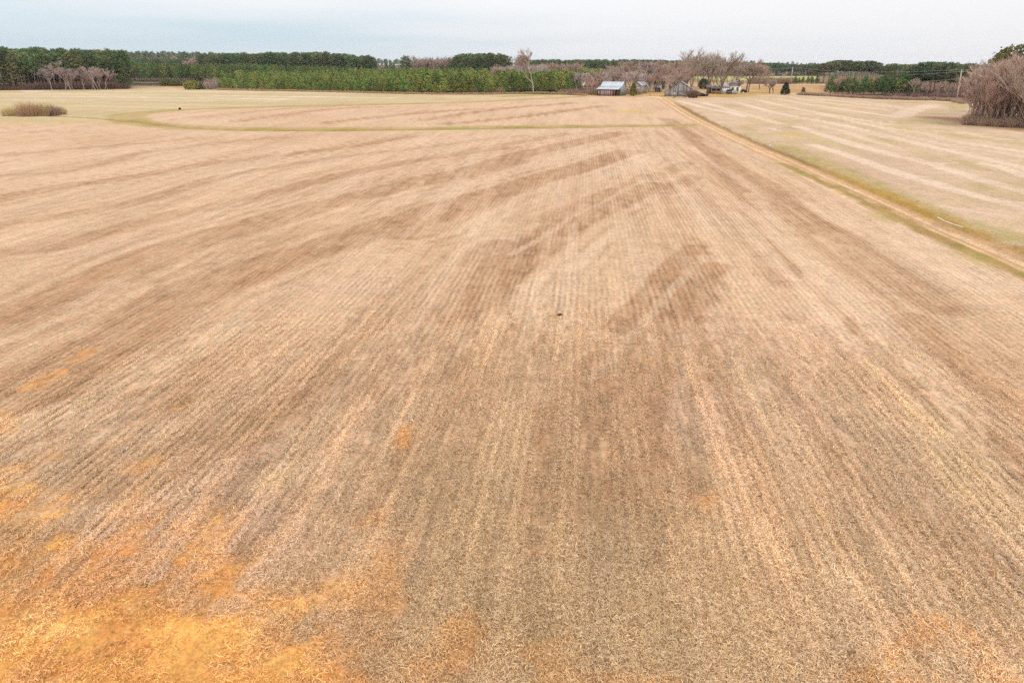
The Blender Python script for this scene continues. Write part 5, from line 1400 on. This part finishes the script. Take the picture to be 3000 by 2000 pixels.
def tin_barn():
    rr = random.Random(31)
    L, W, He, Hr, D = 9.6, 6.2, 3.7, 5.75, 3.3
    ph = math.radians(-31)
    cx, cy = at(1817.5, 281.2)
    ox, oy = cx - L * math.cos(ph), cy - L * math.sin(ph)
    b = thing('barn', 'barn with silvery tin roof and red streaked plank lean-to', 'barn', (ox, oy, 0), ph)
    tin, tin2 = A(212, 220, 228) * 1.15, A(178, 188, 186)
    roof = MB()
    ov = .35
    sheet_roof(roof, (-ov, W / 2, Hr), (L + ov, W / 2, Hr), (L + ov, 0, He), (-ov, 0, He), 10, tin, rr)
    sheet_roof(roof, (-ov, W + .3, He - .2), (L + ov, W + .3, He - .2), (L + ov, W / 2 + .01, Hr - .005), (-ov, W / 2 + .01, Hr - .005), 10, tin, rr)
    roof.build('roof', M_TIN, b)
    lr = MB(); sheet_roof(lr, (-ov - .2, -.01, He - .06), (L + ov, -.01, He - .06), (L + ov, -D - .4, 2.72), (-ov - .2, -D - .4, 2.72), 10, A(216, 222, 226), rr); lr.build('lean_to_roof', M_TIN, b)
    g = MB()
    for x0 in (0, L - .05):
        g.prism([(0, 0), (W, 0), (W, He - .1), (W / 2, Hr - .1), (0, He - .1)], 'x', x0, x0 + .05, tin2)
    g.build('gable_wall', M_TIN, b)
    rib = MB()
    for i in range(21):
        y = .1 + i * (W - .2) / 20; zt = He - .15 + (Hr - He) * (1 - abs(y - W / 2) / (W / 2))
        rib.box(L, L + .025, y - .05, y + .05, .05, zt, tin2 * rr.uniform(.85, 1.12))
    rib.build('corrugation', M_TIN, b, kind='stuff')
    MB().box(.05, L - .05, .0, .05, 0, He - .1, A(120, 108, 98)).box(.05, L - .05, W - .05, W, 0, He - .25, A(130, 124, 116)).build('side_wall', M_WOOD, b)
    reds = [A(150, 60, 48), A(176, 130, 122), A(192, 178, 180), A(150, 120, 118), A(206, 196, 200)]
    def pick(t): return reds[0] if rr.random() < (.45 if t > .66 else .07) else reds[rr.randrange(1, 5)] * 1.25
    plank_wall(.3, L - 1.1, -D, -D, 0, lambda t: 2.25 + .0 * t, .22, pick, rr).build('plank_wall', M_WOOD, b, kind='stuff')
    MB().box(.3, L - 1.1, -D + .06, -D + .1, 2.2, 2.68, A(178, 176, 178)).build('fascia_board', M_WOOD, b)
    MB().box(.85, 1.05, -D - .045, -D - .035, 1.95, 2.15, (.01, .01, .01)).build('painted_window_dark', M_PAINT, b)  # small black panel on the boards, painted as the dark inside of an opening
    tri = MB(); tri.prism([(-D - .1, 2.62), (0, He - .15), (0, 2.55), (-D - .1, 2.5)], 'x', L - .05, L, tin2); tri.build('end_panel', M_TIN, b)
    for x in (.05, L - .1):
        MB().box(x, x + .14, -D - .02, -D + .12, 0, 2.66, A(110, 96, 84)).build('post', M_WOOD, b)
    MB().box(0, .05, -D, 0, 0, 2.6, A(110, 60, 50)).build('end_wall', M_WOOD, b)
tin_barn()

def gabled_building(name, label, cat, px, base, W, L, He, Hr, ph, wallc, roofc, gable_front=True, rust=0, rustc=None, sheets=8, boards=.25, anchor=0.5, door=None):
    """simple gabled shed; local x across the gable (0..W), y back along the ridge (0..L); px,base is the front wall's middle."""
    rr = random.Random(int(px * 7))
    cx, cy = at(px, base)
    ox, oy = cx - W * anchor * math.cos(ph), cy - W * anchor * math.sin(ph)
    b = thing(name, label, cat, (ox, oy, 0), ph)
    roof = MB(); o = .3
    k = (Hr - He) / (W / 2)
    sheet_roof(roof, (W / 2, -o, Hr + .06), (W / 2, L + o, Hr + .06), (-o, L + o, He - k * o + .06), (-o, -o, He - k * o + .06), sheets, roofc, rr, .05, rust, rustc)
    sheet_roof(roof, (W + o, -o, He - k * o + .06), (W + o, L + o, He - k * o + .06), (W / 2 + .01, L + o, Hr + .055), (W / 2 + .01, -o, Hr + .055), sheets, roofc, rr, .05, rust, rustc)
    roof.build('roof', M_TIN, b)
    def pick(t): return np.asarray(wallc[rr.randrange(len(wallc))])
    top = lambda t: He + (Hr - He) * (1 - abs(t - .5) * 2)
    plank_wall(W, 0, L, L, 0, top, boards, pick, rr).build('back_wall', M_WOOD, b, kind='stuff')
    for nm, (x0, y0, x1, y1), tp in (('front_wall', (0, 0, W, 0), top), ('left_wall', (0, L - .05, 0, .05), lambda t: He), ('right_wall', (W, .05, W, L - .05), lambda t: He)):
        plank_wall(x0, x1, y0, y1, 0, tp, boards, pick, rr).build(nm, M_WOOD, b, kind='stuff')
    return b

def other_buildings():
    rr = random.Random(41)
    grey = [1.3 * c for c in (A(170, 160, 158), A(150, 140, 138), A(186, 178, 176), A(134, 118, 112), A(196, 186, 180))]
    pinkw = [A(196, 180, 176), A(176, 158, 156), A(210, 200, 196)]
    # rusty roof behind the tin barn
    gabled_building('shed', 'shed with rust streaked roof half hidden behind the tin barn', 'shed', 1752, 272, 5.0, 7.2, 3.3, 5.0, math.radians(62), grey, A(214, 190, 180), rust=.45, rustc=A(160, 92, 66), sheets=7)
    # old shed behind the cedar
    b = gabled_building('shed', 'old grey shed with pale tin gable roof behind the conical cedar', 'shed', 1866, 274.5, 4.2, 6.0, 3.7, 5.2, math.radians(-38), pinkw, A(220, 216, 218), rust=.2, rustc=A(190, 160, 150), sheets=6)
    l = MB(); sheet_roof(l, (-.2, -.05, 3.0), (4.6, -.05, 3.0), (4.6, -2.6, 2.25), (-.2, -2.6, 2.25), 5, A(188, 170, 158), rr); l.build('porch_roof', M_TIN, b)
    plank_wall(.2, 4.2, -2.3, -2.3, 0, lambda t: 2.2, .3, lambda t: pinkw[rr.randrange(3)], rr).build('porch_wall', M_WOOD, b, kind='stuff')
    plank_wall(4.2, 4.2, -2.3, -.1, 0, lambda t: 2.2 + .6 * t, .3, lambda t: pinkw[rr.randrange(3)], rr).build('porch_end_wall', M_WOOD, b, kind='stuff')
    MB().box(1.6, 2.5, -2.37, -2.33, 0, 1.9, A(150, 140, 150)).build('door', M_WOOD, b)
    # little hut
    b = thing('hut', 'tiny tan block hut with low flat roof among the scrub', 'hut', (*at(1705, 273), 0), math.radians(-8))
    w = MB()
    for r_ in range(9):
        for c_ in range(5):
            w.box(.03 + c_ * .42 + (.0 if r_ % 2 else -.03), .41 + c_ * .42, -.02, .15, r_ * .21, r_ * .21 + .19, A(202, 172, 146) * rr.uniform(.85, 1.15))
    w.box(0, 2.1, .02, .16, 0, 1.88, A(150, 122, 100)).build('front_wall', M_STONE, b, kind='stuff')
    MB().box(0, .15, .16, 2.2, 0, 1.88, A(180, 150, 126)).box(0, 3.2, 2.2, 2.35, 0, 1.88, A(150, 122, 100)).box(3.05, 3.2, .0, 2.2, 0, 1.88, A(180, 150, 126)).build('side_wall', M_STONE, b)
    MB().slab((-.3, -.4, 2.0), (3.5, -.4, 2.0), (3.5, 2.6, 2.2), (-.3, 2.6, 2.2), .1, A(150, 120, 98)).build('roof', M_WOOD, b)
    MB().box(2.2, 2.3, .05, .15, 0, 1.88, A(110, 84, 66)).build('door_post', M_WOOD, b)
    # small open shed with tin roof
    b = thing('shed', 'small open fronted shed with slanted tin roof under the pale limbed tree', 'shed', (*at(1912, 270), 0), math.radians(-24))
    r_ = MB(); sheet_roof(r_, (-.3, 1.9, 3.4), (4.1, 1.9, 3.4), (4.1, -.6, 2.15), (-.3, -.6, 2.15), 6, A(200, 200, 206), rr, rust=.2, rustc=A(170, 120, 110))
    sheet_roof(r_, (-.3, 3.6, 2.5), (4.1, 3.6, 2.5), (4.1, 1.91, 3.39), (-.3, 1.91, 3.39), 6, A(170, 130, 120), rr); r_.build('roof', M_TIN, b)
    plank_wall(3.8, 3.8, 0, 3.4, 0, lambda t: 2.3 + 1.0 * (1 - abs(t - .55) / .55) * .95, .3, lambda t: A(214, 206, 208), rr).build('right_wall', M_WOOD, b, kind='stuff')
    plank_wall(3.8, 0, 3.4, 3.4, 0, lambda t: 2.4, .3, lambda t: A(120, 100, 92), rr).build('back_wall', M_WOOD, b, kind='stuff')
    for x in (.0, 1.9):
        MB().box(x, x + .14, -.3, -.16, 0, 2.2, A(150, 130, 120)).build('post', M_WOOD, b)
    MB().box(.14, 1.9, -.26, -.2, .55, .75, A(160, 140, 128)).box(.14, 1.9, -.26, -.2, 1.05, 1.2, A(140, 124, 116)).build('rail', M_WOOD, b)
    # big gabled barn with collapsing right side
    W, L, He, Hr = 8.6, 8.0, 3.3, 5.9
    ph = math.radians(-14)
    b = gabled_building('barn', 'weathered grey gabled barn with sagging tin lean-to on its right', 'barn', 1993.5, 282.5, W, L, He, Hr, ph, grey, A(202, 196, 200), rust=.3, rustc=A(196, 156, 144), sheets=7, boards=.28)
    MB().box(.1, 3.0, -.10, -.05, 0, 1.55, A(206, 200, 192)).box(3.35, 6.2, -.10, -.05, 0, 1.5, A(196, 190, 186)).box(6.3, 8.5, -.10, -.05, 0, 1.1, A(176, 166, 160)).build('block_base', M_STONE, b)
    MB().box(3.02, 3.2, -.16, -.1, 0, 4.6, A(70, 48, 40)).build('door_gap', M_WOOD, b)  # solid dark strip on the wall, its colour stands in for a shaded gap
    MB().box(3.6, 4.05, -.09, -.06, 1.7, 3.1, A(236, 226, 222)).build('white_patch', M_PAINT, b)
    l = MB(); sheet_roof(l, (-.05, -.3, 3.15), (-.05, L, 3.15), (-2.9, L, 1.95), (-2.9, -.3, 1.95), 6, A(150, 136, 130), rr); l.build('left_lean_to_roof', M_TIN, b)
    plank_wall(-2.6, -.05, 0, 0, 0, lambda t: 2.0 + 1.0 * t, .28, lambda t: grey[rr.randrange(5)], rr).build('left_lean_to_wall', M_WOOD, b, kind='stuff')
    l = MB(); sheet_roof(l, (W + .05, 1.0, 3.0), (W + .05, L + 1.0, 3.0), (W + 6.6, L - 1.2, 1.1), (W + 6.2, -.6, 1.0), 7, A(224, 218, 218), rr, rust=.25, rustc=A(170, 150, 140)); l.build('sagging_roof', M_TIN, b)
    plank_wall(W + .1, W + 3.4, -.2, -.5, 0, lambda t: 2.4 - .7 * t, .4, lambda t: A(176, 168, 164), rr).build('lean_to_wall', M_WOOD, b, kind='stuff')
    MB().box(W + 3.6, W + 3.8, -.6, -.45, 0, 1.7, A(70, 50, 40)).box(W + 6.0, W + 6.15, -.7, -.55, 0, 1.0, A(90, 80, 64)).build('post', M_WOOD, b)
    x0, y0 = at(1972, 288); x1, y1 = at(2015, 284)
    MB().tube((x0, y0, .15), (x1, y1, 2.3), .13, .1, A(110, 84, 70)).build('fallen_pole', M_WOOD, None, label='long dark pole leaning against the gabled barn front', category='pole')
    # vines and brush heap before the barn
    x, y = at(2030, 287)
    link('vine_tangle', shrub_mesh('vine_tangle', 610, 3.6, 2.2, 420, (.20, .12, .08), (.15, .10, .06), .03, lean=.3, twigs=3), None, (x, y, 0), label='dark brown tangle of vines round the tree before the gabled barn', category='shrub')
    x, y = at(2062, 282)
    link('brush_heap', shrub_mesh('brush_heap', 611, 1.7, 2.0, 260, (.16, .12, .085), (.12, .085, .06), .03, lean=.4, twigs=3), None, (x, y, 0), label='dark heap of brush under the sagging tin lean-to', category='brush')
other_buildings()

def house():
    rr = random.Random(51)
    ph = math.radians(-12)
    ox, oy = at(2112, 275)
    b = thing('house', 'cream farmhouse with brown hipped roof behind the dark bare trees', 'house', (ox, oy, 0), ph)
    cream, white = np.array([.82, .76, .66]), np.array([.80, .77, .73])
    # main block: x 3.6..9.0, y 1.5..8.5
    MB().box(3.6, 8.8, 1.5, 8.5, 0, 3.9, cream).build('wall', M_PAINT, b)
    r_ = MB(); e = .45; zb, zr = 3.95, 6.2
    c = [(3.6 - e, 1.5 - e, zb), (8.8 + e, 1.5 - e, zb), (8.8 + e, 8.5 + e, zb), (3.6 - e, 8.5 + e, zb)]
    p, q = (6.2, 4.0, zr), (6.2, 6.2, zr)
    r_.add(c + [p, q], [(0, 1, 4), (1, 2, 5, 4), (2, 3, 5), (3, 0, 4, 5), (3, 2, 1, 0)], A(160, 136, 132)); r_.build('roof', M_TIN, b)
    MB().box(3.6 - e, 8.8 + e, 1.5 - e - .04, 1.5 - e, 3.78, 3.98, A(240, 232, 220)).build('fascia_board', M_PAINT, b)
    for x in (5.2, 7.4):
        f = MB().box(x - .55, x + .55, 1.42, 1.5, 1.2, 2.9, A(236, 232, 226)).build('window', M_PAINT, b)
        MB().box(x - .42, x + .42, 1.40, 1.42, 1.32, 2.78, (.03, .03, .035)).build('pane', M_GLASS, f)
    MB().box(6.6, 7.1, 4.8, 5.3, 5.6, 7.0, A(150, 96, 80)).build('chimney', M_STONE, b)
    # front wing with pale tin hip roof: x 0..3.7, y 0..5
    w2 = MB().box(0, 3.5, 0, 5.0, 0, 2.75, white)
    w2.build('wing_wall', M_PAINT, b)
    r2 = MB(); r2.add([(-.3, -.35, 2.8), (3.8, -.35, 2.8), (3.8, 5.2, 2.8), (-.3, 5.2, 2.8), (1.7, .9, 4.8), (1.7, 4.8, 4.8)], [(0, 1, 4), (1, 2, 5, 4), (2, 3, 5), (3, 0, 4, 5), (3, 2, 1, 0)], A(204, 200, 204)); r2.build('wing_roof', M_TIN, b)
    for i, x in enumerate((.5, 1.15, 1.9, 2.7)):
        MB().box(x, x + .1, -.05, 0, .1, 2.6, A(150, 138, 130)).build('batten', M_WOOD, b)
    # porch on the left: x -4.5..0
    MB().slab((-4.6, -1.0, 2.35), (-.05, -1.0, 2.35), (-.05, 2.0, 2.95), (-4.6, 2.0, 2.95), .12, A(120, 108, 104)).build('porch_roof', M_TIN, b)
    for x in (-4.5, -2.4, -.3):
        MB().box(x, x + .14, -.85, -.7, 0, 2.25, A(226, 214, 200)).build('porch_post', M_PAINT, b)
    pf = MB()
    for i in range(9):
        pf.box(-4.3 + i * .46, -3.9 + i * .46, -.8, -.76, .15, 1.25, A(200, 142, 88) * rr.uniform(.85, 1.15))
    pf.build('porch_boarding', M_WOOD, b, kind='stuff')
    MB().box(-4.6, 0, 2.0, 2.1, 0, 3.0, A(120, 96, 80)).build('porch_back_wall', M_WOOD, b)
    g = MB(); g.prism([(-3.6, 2.9), (-.4, 2.9), (-1.9, 4.6)], 'y', 2.0, 2.1, A(240, 222, 192)); g.build('porch_gable', M_PAINT, b)
    g = MB(); g.slab((-3.9, 1.8, 2.85), (-3.9, 5, 2.85), (-1.9, 5, 4.75), (-1.9, 1.8, 4.75), .08, A(190, 180, 176)); g.slab((-1.9, 1.8, 4.75), (-1.9, 5, 4.75), (-.1, 5, 2.85), (-.1, 1.8, 2.85), .08, A(170, 160, 158)); g.build('porch_gable_roof', M_TIN, b)
    MB().slab((-6.8, 2.3, 2.6), (-4.0, 2.3, 2.6), (-4.0, 5.6, 3.9), (-6.8, 5.6, 3.9), .1, A(128, 110, 108)).build('rear_roof', M_TIN, b)
    MB().box(-6.5, -4.1, 2.7, 5.4, 0, 2.5, A(150, 126, 112)).build('rear_wall', M_WOOD, b)
    # small curved-roof trailer before the wing
    tx, ty = at(2138, 276)
    t = thing('trailer', 'grey trailer with dark curved top beside the house', 'trailer', (tx, ty, 0), math.radians(-8))
    prof = [(-1.7, .35), (1.7, .35), (1.7, 1.45)] + [(1.7 * math.cos(a), 1.45 + .55 * math.sin(a)) for a in np.linspace(.3, math.pi - .3, 7)] + [(-1.7, 1.45)]
    m = MB(); m.prism(prof, 'y', -.8, .8, A(150, 142, 138)); m.build('body', M_PAINT, t)
    m = MB(); arc = [(1.75 * math.cos(a), 1.48 + .6 * math.sin(a)) for a in np.linspace(0, math.pi, 9)]
    m.prism(arc + [(1.5 * math.cos(a), 1.46 + .45 * math.sin(a)) for a in np.linspace(math.pi, 0, 9)], 'y', -.84, .84, A(70, 60, 58)); m.build('curved_roof', M_PAINT, t)
    for x in (-.9, .9):
        for y in (-.72, .62):
            MB().tube((x, y, .33), (x, y + .12, .33), .33, .33, (.02, .02, .02), 10).build('wheel', M_PAINT, t)
    # upright tin sheets
    for i in range(4):
        x, y = at(2145.5 + i * 3.4, 276.5)
        mb = MB(); mb.box(-.26, .26, -.02, .02, 0, 1.65 + .1 * (i % 2), A(206, 200, 200) * (1 - .08 * (i % 2)))
        o = mb.build('tin_sheet', M_TIN, None, (x, y, 0), math.radians(-6 + 5 * i), label=['leftmost upright tin sheet right of the grey trailer', 'second upright tin sheet from the trailer, slightly taller', 'third upright tin sheet from the trailer', 'rightmost upright tin sheet before the house corner'][i], category='tin sheet', group='tin sheets by the trailer')
    # dark car parked right of the house
    x, y = at(2177, 271.5)
    c = thing('parked_car', 'dark parked pickup under the broad low bare tree', 'pickup', (x, y, 0), math.radians(8))
    body = MB()
    body.prism([(-1.75, .42), (1.75, .42), (1.78, .85), (1.7, .98), (.75, 1.02), (-1.7, 1.0), (-1.78, .9)], 'y', -.8, .8, A(62, 58, 62)); body.build('body', M_PAINT, c)
    cab = MB(); cab.hexa([(-.55, -.76, 1.0), (.75, -.76, 1.0), (.75, .76, 1.0), (-.55, .76, 1.0), (-.35, -.64, 1.55), (.35, -.64, 1.55), (.35, .64, 1.55), (-.35, .64, 1.55)], (.03, .03, .035)); cab.build('cab', M_GLASS, c)
    MB().box(-.34, .34, -.62, .62, 1.552, 1.59, A(66, 62, 66)).build('cab_roof', M_PAINT, c)
    for sx in (-1.15, 1.15):
        for sy in (-.82, .64):
            MB().tube((sx, sy, .36), (sx, sy + .18, .36), .36, .36, (.015, .015, .015), 12).build('wheel', M_PAINT, c)
    for sy in (-.55, .55):
        MB().box(1.77, 1.80, sy - .14, sy + .14, .68, .84, A(220, 220, 216)).build('headlight', M_PAINT, c)
    MB().box(1.78, 1.86, -.78, .78, .42, .56, A(180, 180, 184)).build('bumper', M_TIN, c)
house()

def small_things():
    rr = random.Random(61)
    def lump(seed, rx, ry, rz):
        r = np.random.default_rng(seed)
        bm = bmesh.new(); bmesh.ops.create_icosphere(bm, subdivisions=2, radius=1)
        for v in bm.verts:
            n = .75 + .45 * r.random()
            v.co = Vector((v.co.x * rx * n, v.co.y * ry * n, max(v.co.z, -.45) * rz * n + rz * .3))
        V = [tuple(v.co) for v in bm.verts]; F = [tuple(v.index for v in f.verts) for f in bm.faces]; bm.free()
        return V, F
    # white rubble by the hut
    for i, (px, py, sx, c, lab) in enumerate([(1682, 271, 1.0, (240, 236, 238), 'white crumpled sheet on the rubble left of the hut, highest of three'), (1690, 272, .8, (226, 222, 226), 'greyish white lump right of the crumpled sheet by the hut'), (1681, 277, .9, (228, 220, 214), 'pale flat slab on the ground left of the hut'),
                                              (1722, 276, .7, (238, 222, 206), 'pale broken board leaning at the hut doorway'), (1702, 274.5, .5, (226, 200, 160), 'small tan block lying before the hut'), (1994, 286, .5, (236, 228, 220), 'white stone in the grass before the gabled barn'), (2014, 288, .7, (232, 206, 192), 'pinkish stone below the vine tangle'),
                                              (2097, 272.5, .5, (236, 222, 210), 'pale lump on the ground before the house porch'), (2133, 276, .45, (240, 236, 228), 'white lump beside the grey trailer'), (2177.5, 274, .8, (238, 226, 216), 'large white lump in the grass before the parked pickup'),
                                              (2394, 275, .8, (240, 232, 226), 'white lump in the dry grass left of the right hedge'), (2223, 244, 1.0, (238, 222, 214), 'pale lump in the brush across the road from the farm'), (660, 263, .7, (236, 232, 226), 'white lump at the left end of the plantation edge'), (670, 262, .6, (226, 222, 220), 'greyish lump near the left end of the plantation edge')]):
        x, y = at(px, py); V, F = lump(700 + i, sx, sx * .7, sx * .45)
        link('rubble' if i < 5 else 'stone', new_mesh('stone', V, F, [M_STONE], col=np.tile(A(*c), (len(V), 1))), None, (x, y, 0), rr.random() * 3, label=lab, category='rubble' if i < 5 else 'stone')
    # white bucket in the ditch bank
    x, y = at(2255, 431.5)
    b = thing('bucket', 'white plastic bucket lying on the ditch bank beside the track', 'bucket', (x, y, .02), .6)
    n = 14; V = []; 
    m = MB(); m.tube((0, 0, 0), (0, 0, .36), .145, .18, A(250, 246, 248), n); m.build('body', M_PAINT, b)
    m = MB(); m.tube((0, 0, .36), (0, 0, .39), .195, .195, A(255, 252, 252), n); m.build('lid', M_PAINT, b)
    m = MB()
    for k in range(6):
        a0, a1 = math.pi * k / 6, math.pi * (k + 1) / 6
        m.tube((.19 * math.cos(a0), -.02, .30 - .16 * math.sin(a0)), (.19 * math.cos(a1), -.02, .30 - .16 * math.sin(a1)), .006, .006, A(120, 120, 120), 4)
    m.build('handle', M_TIN, b)
    # white pipe along the ditch
    pts = [at(*p) for p in [(2746, 640), (2766, 651), (2790, 660), (2818, 669)]]
    m = MB()
    for p, q in zip(pts[:-1], pts[1:]): m.tube((*p, .10), (*q, .10), .06, .06, A(252, 236, 222), 8)
    m.build('pipe', M_PAINT, None, label='long thin white pipe lying along the olive ditch bank', category='pipe')
    # dark stump in the waterway
    x, y = at(527, 321.5); o = thing('stump', 'small dark stump with pale cut top beside the curved grass strip', 'stump', (x, y, 0))
    MB().tube((0, 0, -.05), (0, 0, .55), .42, .34, A(50, 38, 34), 9).build('trunk', M_BARK, o)
    MB().tube((0, 0, .55), (0, 0, .58), .33, .32, A(206, 190, 176), 9).build('cut_face', M_WOOD, o)
    # brown clod in the field
    x, y = at(1640, 925); V, F = lump(760, .16, .10, .10); 
    link('clod', new_mesh('clod', V, F, [M_STONE], col=np.tile(A(120, 66, 30), (len(V), 1))), None, (x, y, .02), .4, label='dark rusty clod of earth in the middle of the stubble field', category='clod')
    V, F = lump(761, .22, .12, .06); x, y = at(1630, 926)
    link('clod', new_mesh('clod', V, F, [M_STONE], col=np.tile(A(214, 152, 84), (len(V), 1))), None, (x - .18, y - .05, .0), -.3, label='lower orange clod touching the dark rusty one in the field', category='clod')
    # loose sticks on the clay
    for i, (p, q, lab) in enumerate([((218, 1787), (235, 1764), 'long dark stick lying on the orange clay in the lower left'), ((578, 1389), (586, 1399), 'short dark stick in the straw above the orange clay'), ((426, 1723), (436, 1714), 'small dark stick on the orange clay right of the long one'), ((322, 1698), (327, 1696), 'tiny dark twig on the orange clay')]):
        a, b2 = at(*p), at(*q)
        m = MB(); mid = ((a[0] + b2[0]) / 2 + .01, (a[1] + b2[1]) / 2, .05)
        m.tube((*a, .03), mid, .012, .010, (.03, .024, .018), 5); m.tube(mid, (*b2, .06), .010, .006, (.03, .024, .018), 5)
        m.build('stick', M_BARK, None, label=lab, category='stick')
small_things()

# ---------------------------------------------------------------- paved road, pond, poles and wires
def roads():
    m, t, b = mat_new('road_paving'); b.inputs['Roughness'].default_value = .7
    pos = N(t, 'ShaderNodeNewGeometry').outputs['Position']
    c = mixrgb(t, maprange(t, noise(t, pos, .6, 4), .3, .7, 0, 1), A(196, 190, 192), A(222, 214, 212)); t.links.new(c, b.inputs['Base Color'])
    pts = [(1600, 254.2), (2050, 253.6), (2200, 253), (2309, 252.2), (2443, 250.2), (2540, 248.6)]
    pl = np.array([at(*p) for p in pts])
    V, F = [], []
    for i, p in enumerate(pl):
        d = pl[min(i + 1, len(pl) - 1)] - pl[max(i - 1, 0)]; d /= np.linalg.norm(d); n = np.array([-d[1], d[0]])
        for o, z in ((-7.0, .02), (-4.5, .55), (4.5, .55), (8.0, .02)):
            V.append((*(p + n * o), z))
    for i in range(len(pl) - 1):
        for k in range(3):
            F.append((i * 4 + k, i * 4 + k + 1, i * 4 + 5 + k, i * 4 + 4 + k))
    V, F = np.array(V), np.array(F)[:, ::-1]
    link('road', new_mesh('road', V, F[1::3], [m]), kind='structure', label='pale paved road crossing behind the farm on the right')
    o = new_mesh('road_bank', V, np.concatenate([F[0::3], F[2::3]]), [M_GROUND], col=np.tile(A(200, 150, 104), (len(V), 1)), extra={'rows': np.zeros(len(V))})
    link('road_bank', o, kind='structure', label='orange brown grass bank carrying the paved road')
    lm = MB()
    for p, q in zip(pl[:-1], pl[1:]):
        d = (q - p) / np.linalg.norm(q - p); n = np.array([-d[1], d[0]])
        for off in (-3.9, 3.9):
            a, c2 = p + n * off, q + n * off
            lm.slab((*(a - n * .1), .56), (*(a + n * .1), .56), (*(c2 + n * .1), .56), (*(c2 - n * .1), .56), .004, A(250, 246, 242))
    lm.build('road_line', M_PAINT, None, kind='structure', label='white edge lines of the paved road')
    wm, t, b = mat_new('pond_water'); b.inputs['Base Color'].default_value = (.03, .035, .03, 1); b.inputs['Roughness'].default_value = .12; b.inputs['Specular IOR Level'].default_value = .5
    bp = N(t, 'ShaderNodeBump'); t.links.new(noise(t, N(t, 'ShaderNodeNewGeometry').outputs['Position'], 1.5, 3), bp.inputs['Height']); bp.inputs['Strength'].default_value = .08
    t.links.new(bp.outputs[0], b.inputs['Normal'])
    ring = [(378, 251.5), (470, 252.2), (560, 252.6), (640, 252), (700, 249), (660, 246), (560, 244), (450, 243.4), (372, 244)]
    V = [(*at(*p), .04) for p in smooth_px(ring + [ring[0]], 4)[:-1]]
    c = np.mean(np.array(V), 0); V.append(tuple(c)); n = len(V) - 1
    link('pond', new_mesh('pond', V, [(i, (i + 1) % n, n) for i in range(n)][::1], [wm]), kind='structure', label='still dark pond below the pines behind the meadow')
roads()

def poles():
    tops = []
    spec = [(2316.5, 250, 197.5, 'pale utility pole by the paved road, right of the farm', .25), (2801, 298.5, 206, 'weathered utility pole before the thicket on the right', .45), (1902, 254, 222, 'thin utility pole far behind the farm sheds', 0)]
    for i, (px, base, top, lab, lean) in enumerate(spec):
        x, y = at(px, base); h = top_height(y, top)
        o = thing('utility_pole', lab, 'utility pole', (x, y, 0))
        c = A(214, 206, 198) if i != 1 else A(220, 204, 190)
        MB().tube((0, 0, -.2), (-lean * .6, 0, h), .27, .20, c, 8).build('pole', M_WOOD, o)
        MB().box(-lean * .6 - .9, -lean * .6 + .9, -.06, .06, h - .75, h - .62, c * .8).build('crossarm', M_WOOD, o)
        for k in (-.8, 0, .8):
            MB().tube((-lean * .6 + k, 0, h - .62 if k else h), (-lean * .6 + k, 0, (h - .62 if k else h) + .18), .05, .04, A(150, 150, 152), 6).build('insulator', M_PAINT, o)
        if i == 0:
            MB().tube((.28, -.1, h - 2.6), (.28, -.1, h - 1.7), .22, .22, A(180, 180, 182), 10).build('transformer', M_TIN, o)
        tops.append((x - lean * .6, y, h))
    ext = (tops[1][0] + 60, tops[1][1] - 60, tops[1][2])
    for k, (dz, dx, lab) in enumerate([(0.15, 0, 'topmost thin power line between the two utility poles'), (-.5, -.8, 'second power line hanging under the topmost one'), (-2.9, 0, 'lowest sagging cable between the two utility poles')]):
        m = MB()
        for a, b in ((tops[2], tops[0]), (tops[0], tops[1]), (tops[1], ext)):
            a, b = np.array(a) + (dx, 0, dz), np.array(b) + (dx, 0, dz)
            prev = a
            n = 14; sag = np.linalg.norm(b - a) * (.008 + .004 * k)
            for i in range(1, n + 1):
                t = i / n; q = a + (b - a) * t - np.array([0, 0, sag * 4 * t * (1 - t)])
                m.tube(prev, q, .045, .045, A(190, 186, 184), 4); prev = q
        m.build('power_line', M_PAINT, None, label=lab, category='power line')
    # pale pole by the gabled barn, with its stay, and small posts
    x, y = at(1954, 282); h = top_height(y, 241)
    o = thing('yard_pole', 'pale leaning pole with stay wire left of the gabled barn', 'pole', (x, y, 0))
    MB().tube((0, 0, -.1), (.28, 0, h), .13, .10, A(226, 216, 204), 8).build('pole', M_WOOD, o)
    MB().tube((.27, 0, h - .3), (2.2, 1.2, 2.2), .025, .025, A(190, 180, 174), 4).build('stay_wire', M_TIN, o)
    x, y = at(1904, 282.5); MB().tube((0, 0, -.1), (.03, 0, 1.35), .09, .07, A(96, 78, 66), 7).build('fence_post', M_WOOD, None, (x, y, 0), label='short dark post standing in the drive left of the gabled barn', category='post')
    x, y = polar(1426, 470); h = top_height(470, 208); MB().tube((0, 0, -.1), (0, 0, h), .13, .11, A(230, 222, 214), 7).build('marker_pole', M_WOOD, None, (x, y, 0), label='thin white pole sticking up out of the plantation', category='pole')
poles()

# ---------------------------------------------------------------- air
def haze():
    m = bpy.data.materials.new('air'); m.use_nodes = True; t = m.node_tree; t.nodes.clear()
    out = N(t, 'ShaderNodeOutputMaterial'); v = N(t, 'ShaderNodeVolumePrincipled')
    v.inputs['Color'].default_value = (.86, .91, 1.0, 1); v.inputs['Density'].default_value = .00005; v.inputs['Anisotropy'].default_value = .2
    t.links.new(v.outputs[0], out.inputs['Volume'])
    b = MB(); b.box(-4600, 4600, -4600, 4600, -8, 45)
    o = b.build('haze', m, None, kind='stuff', label='thin pale haze over the whole countryside')
haze()
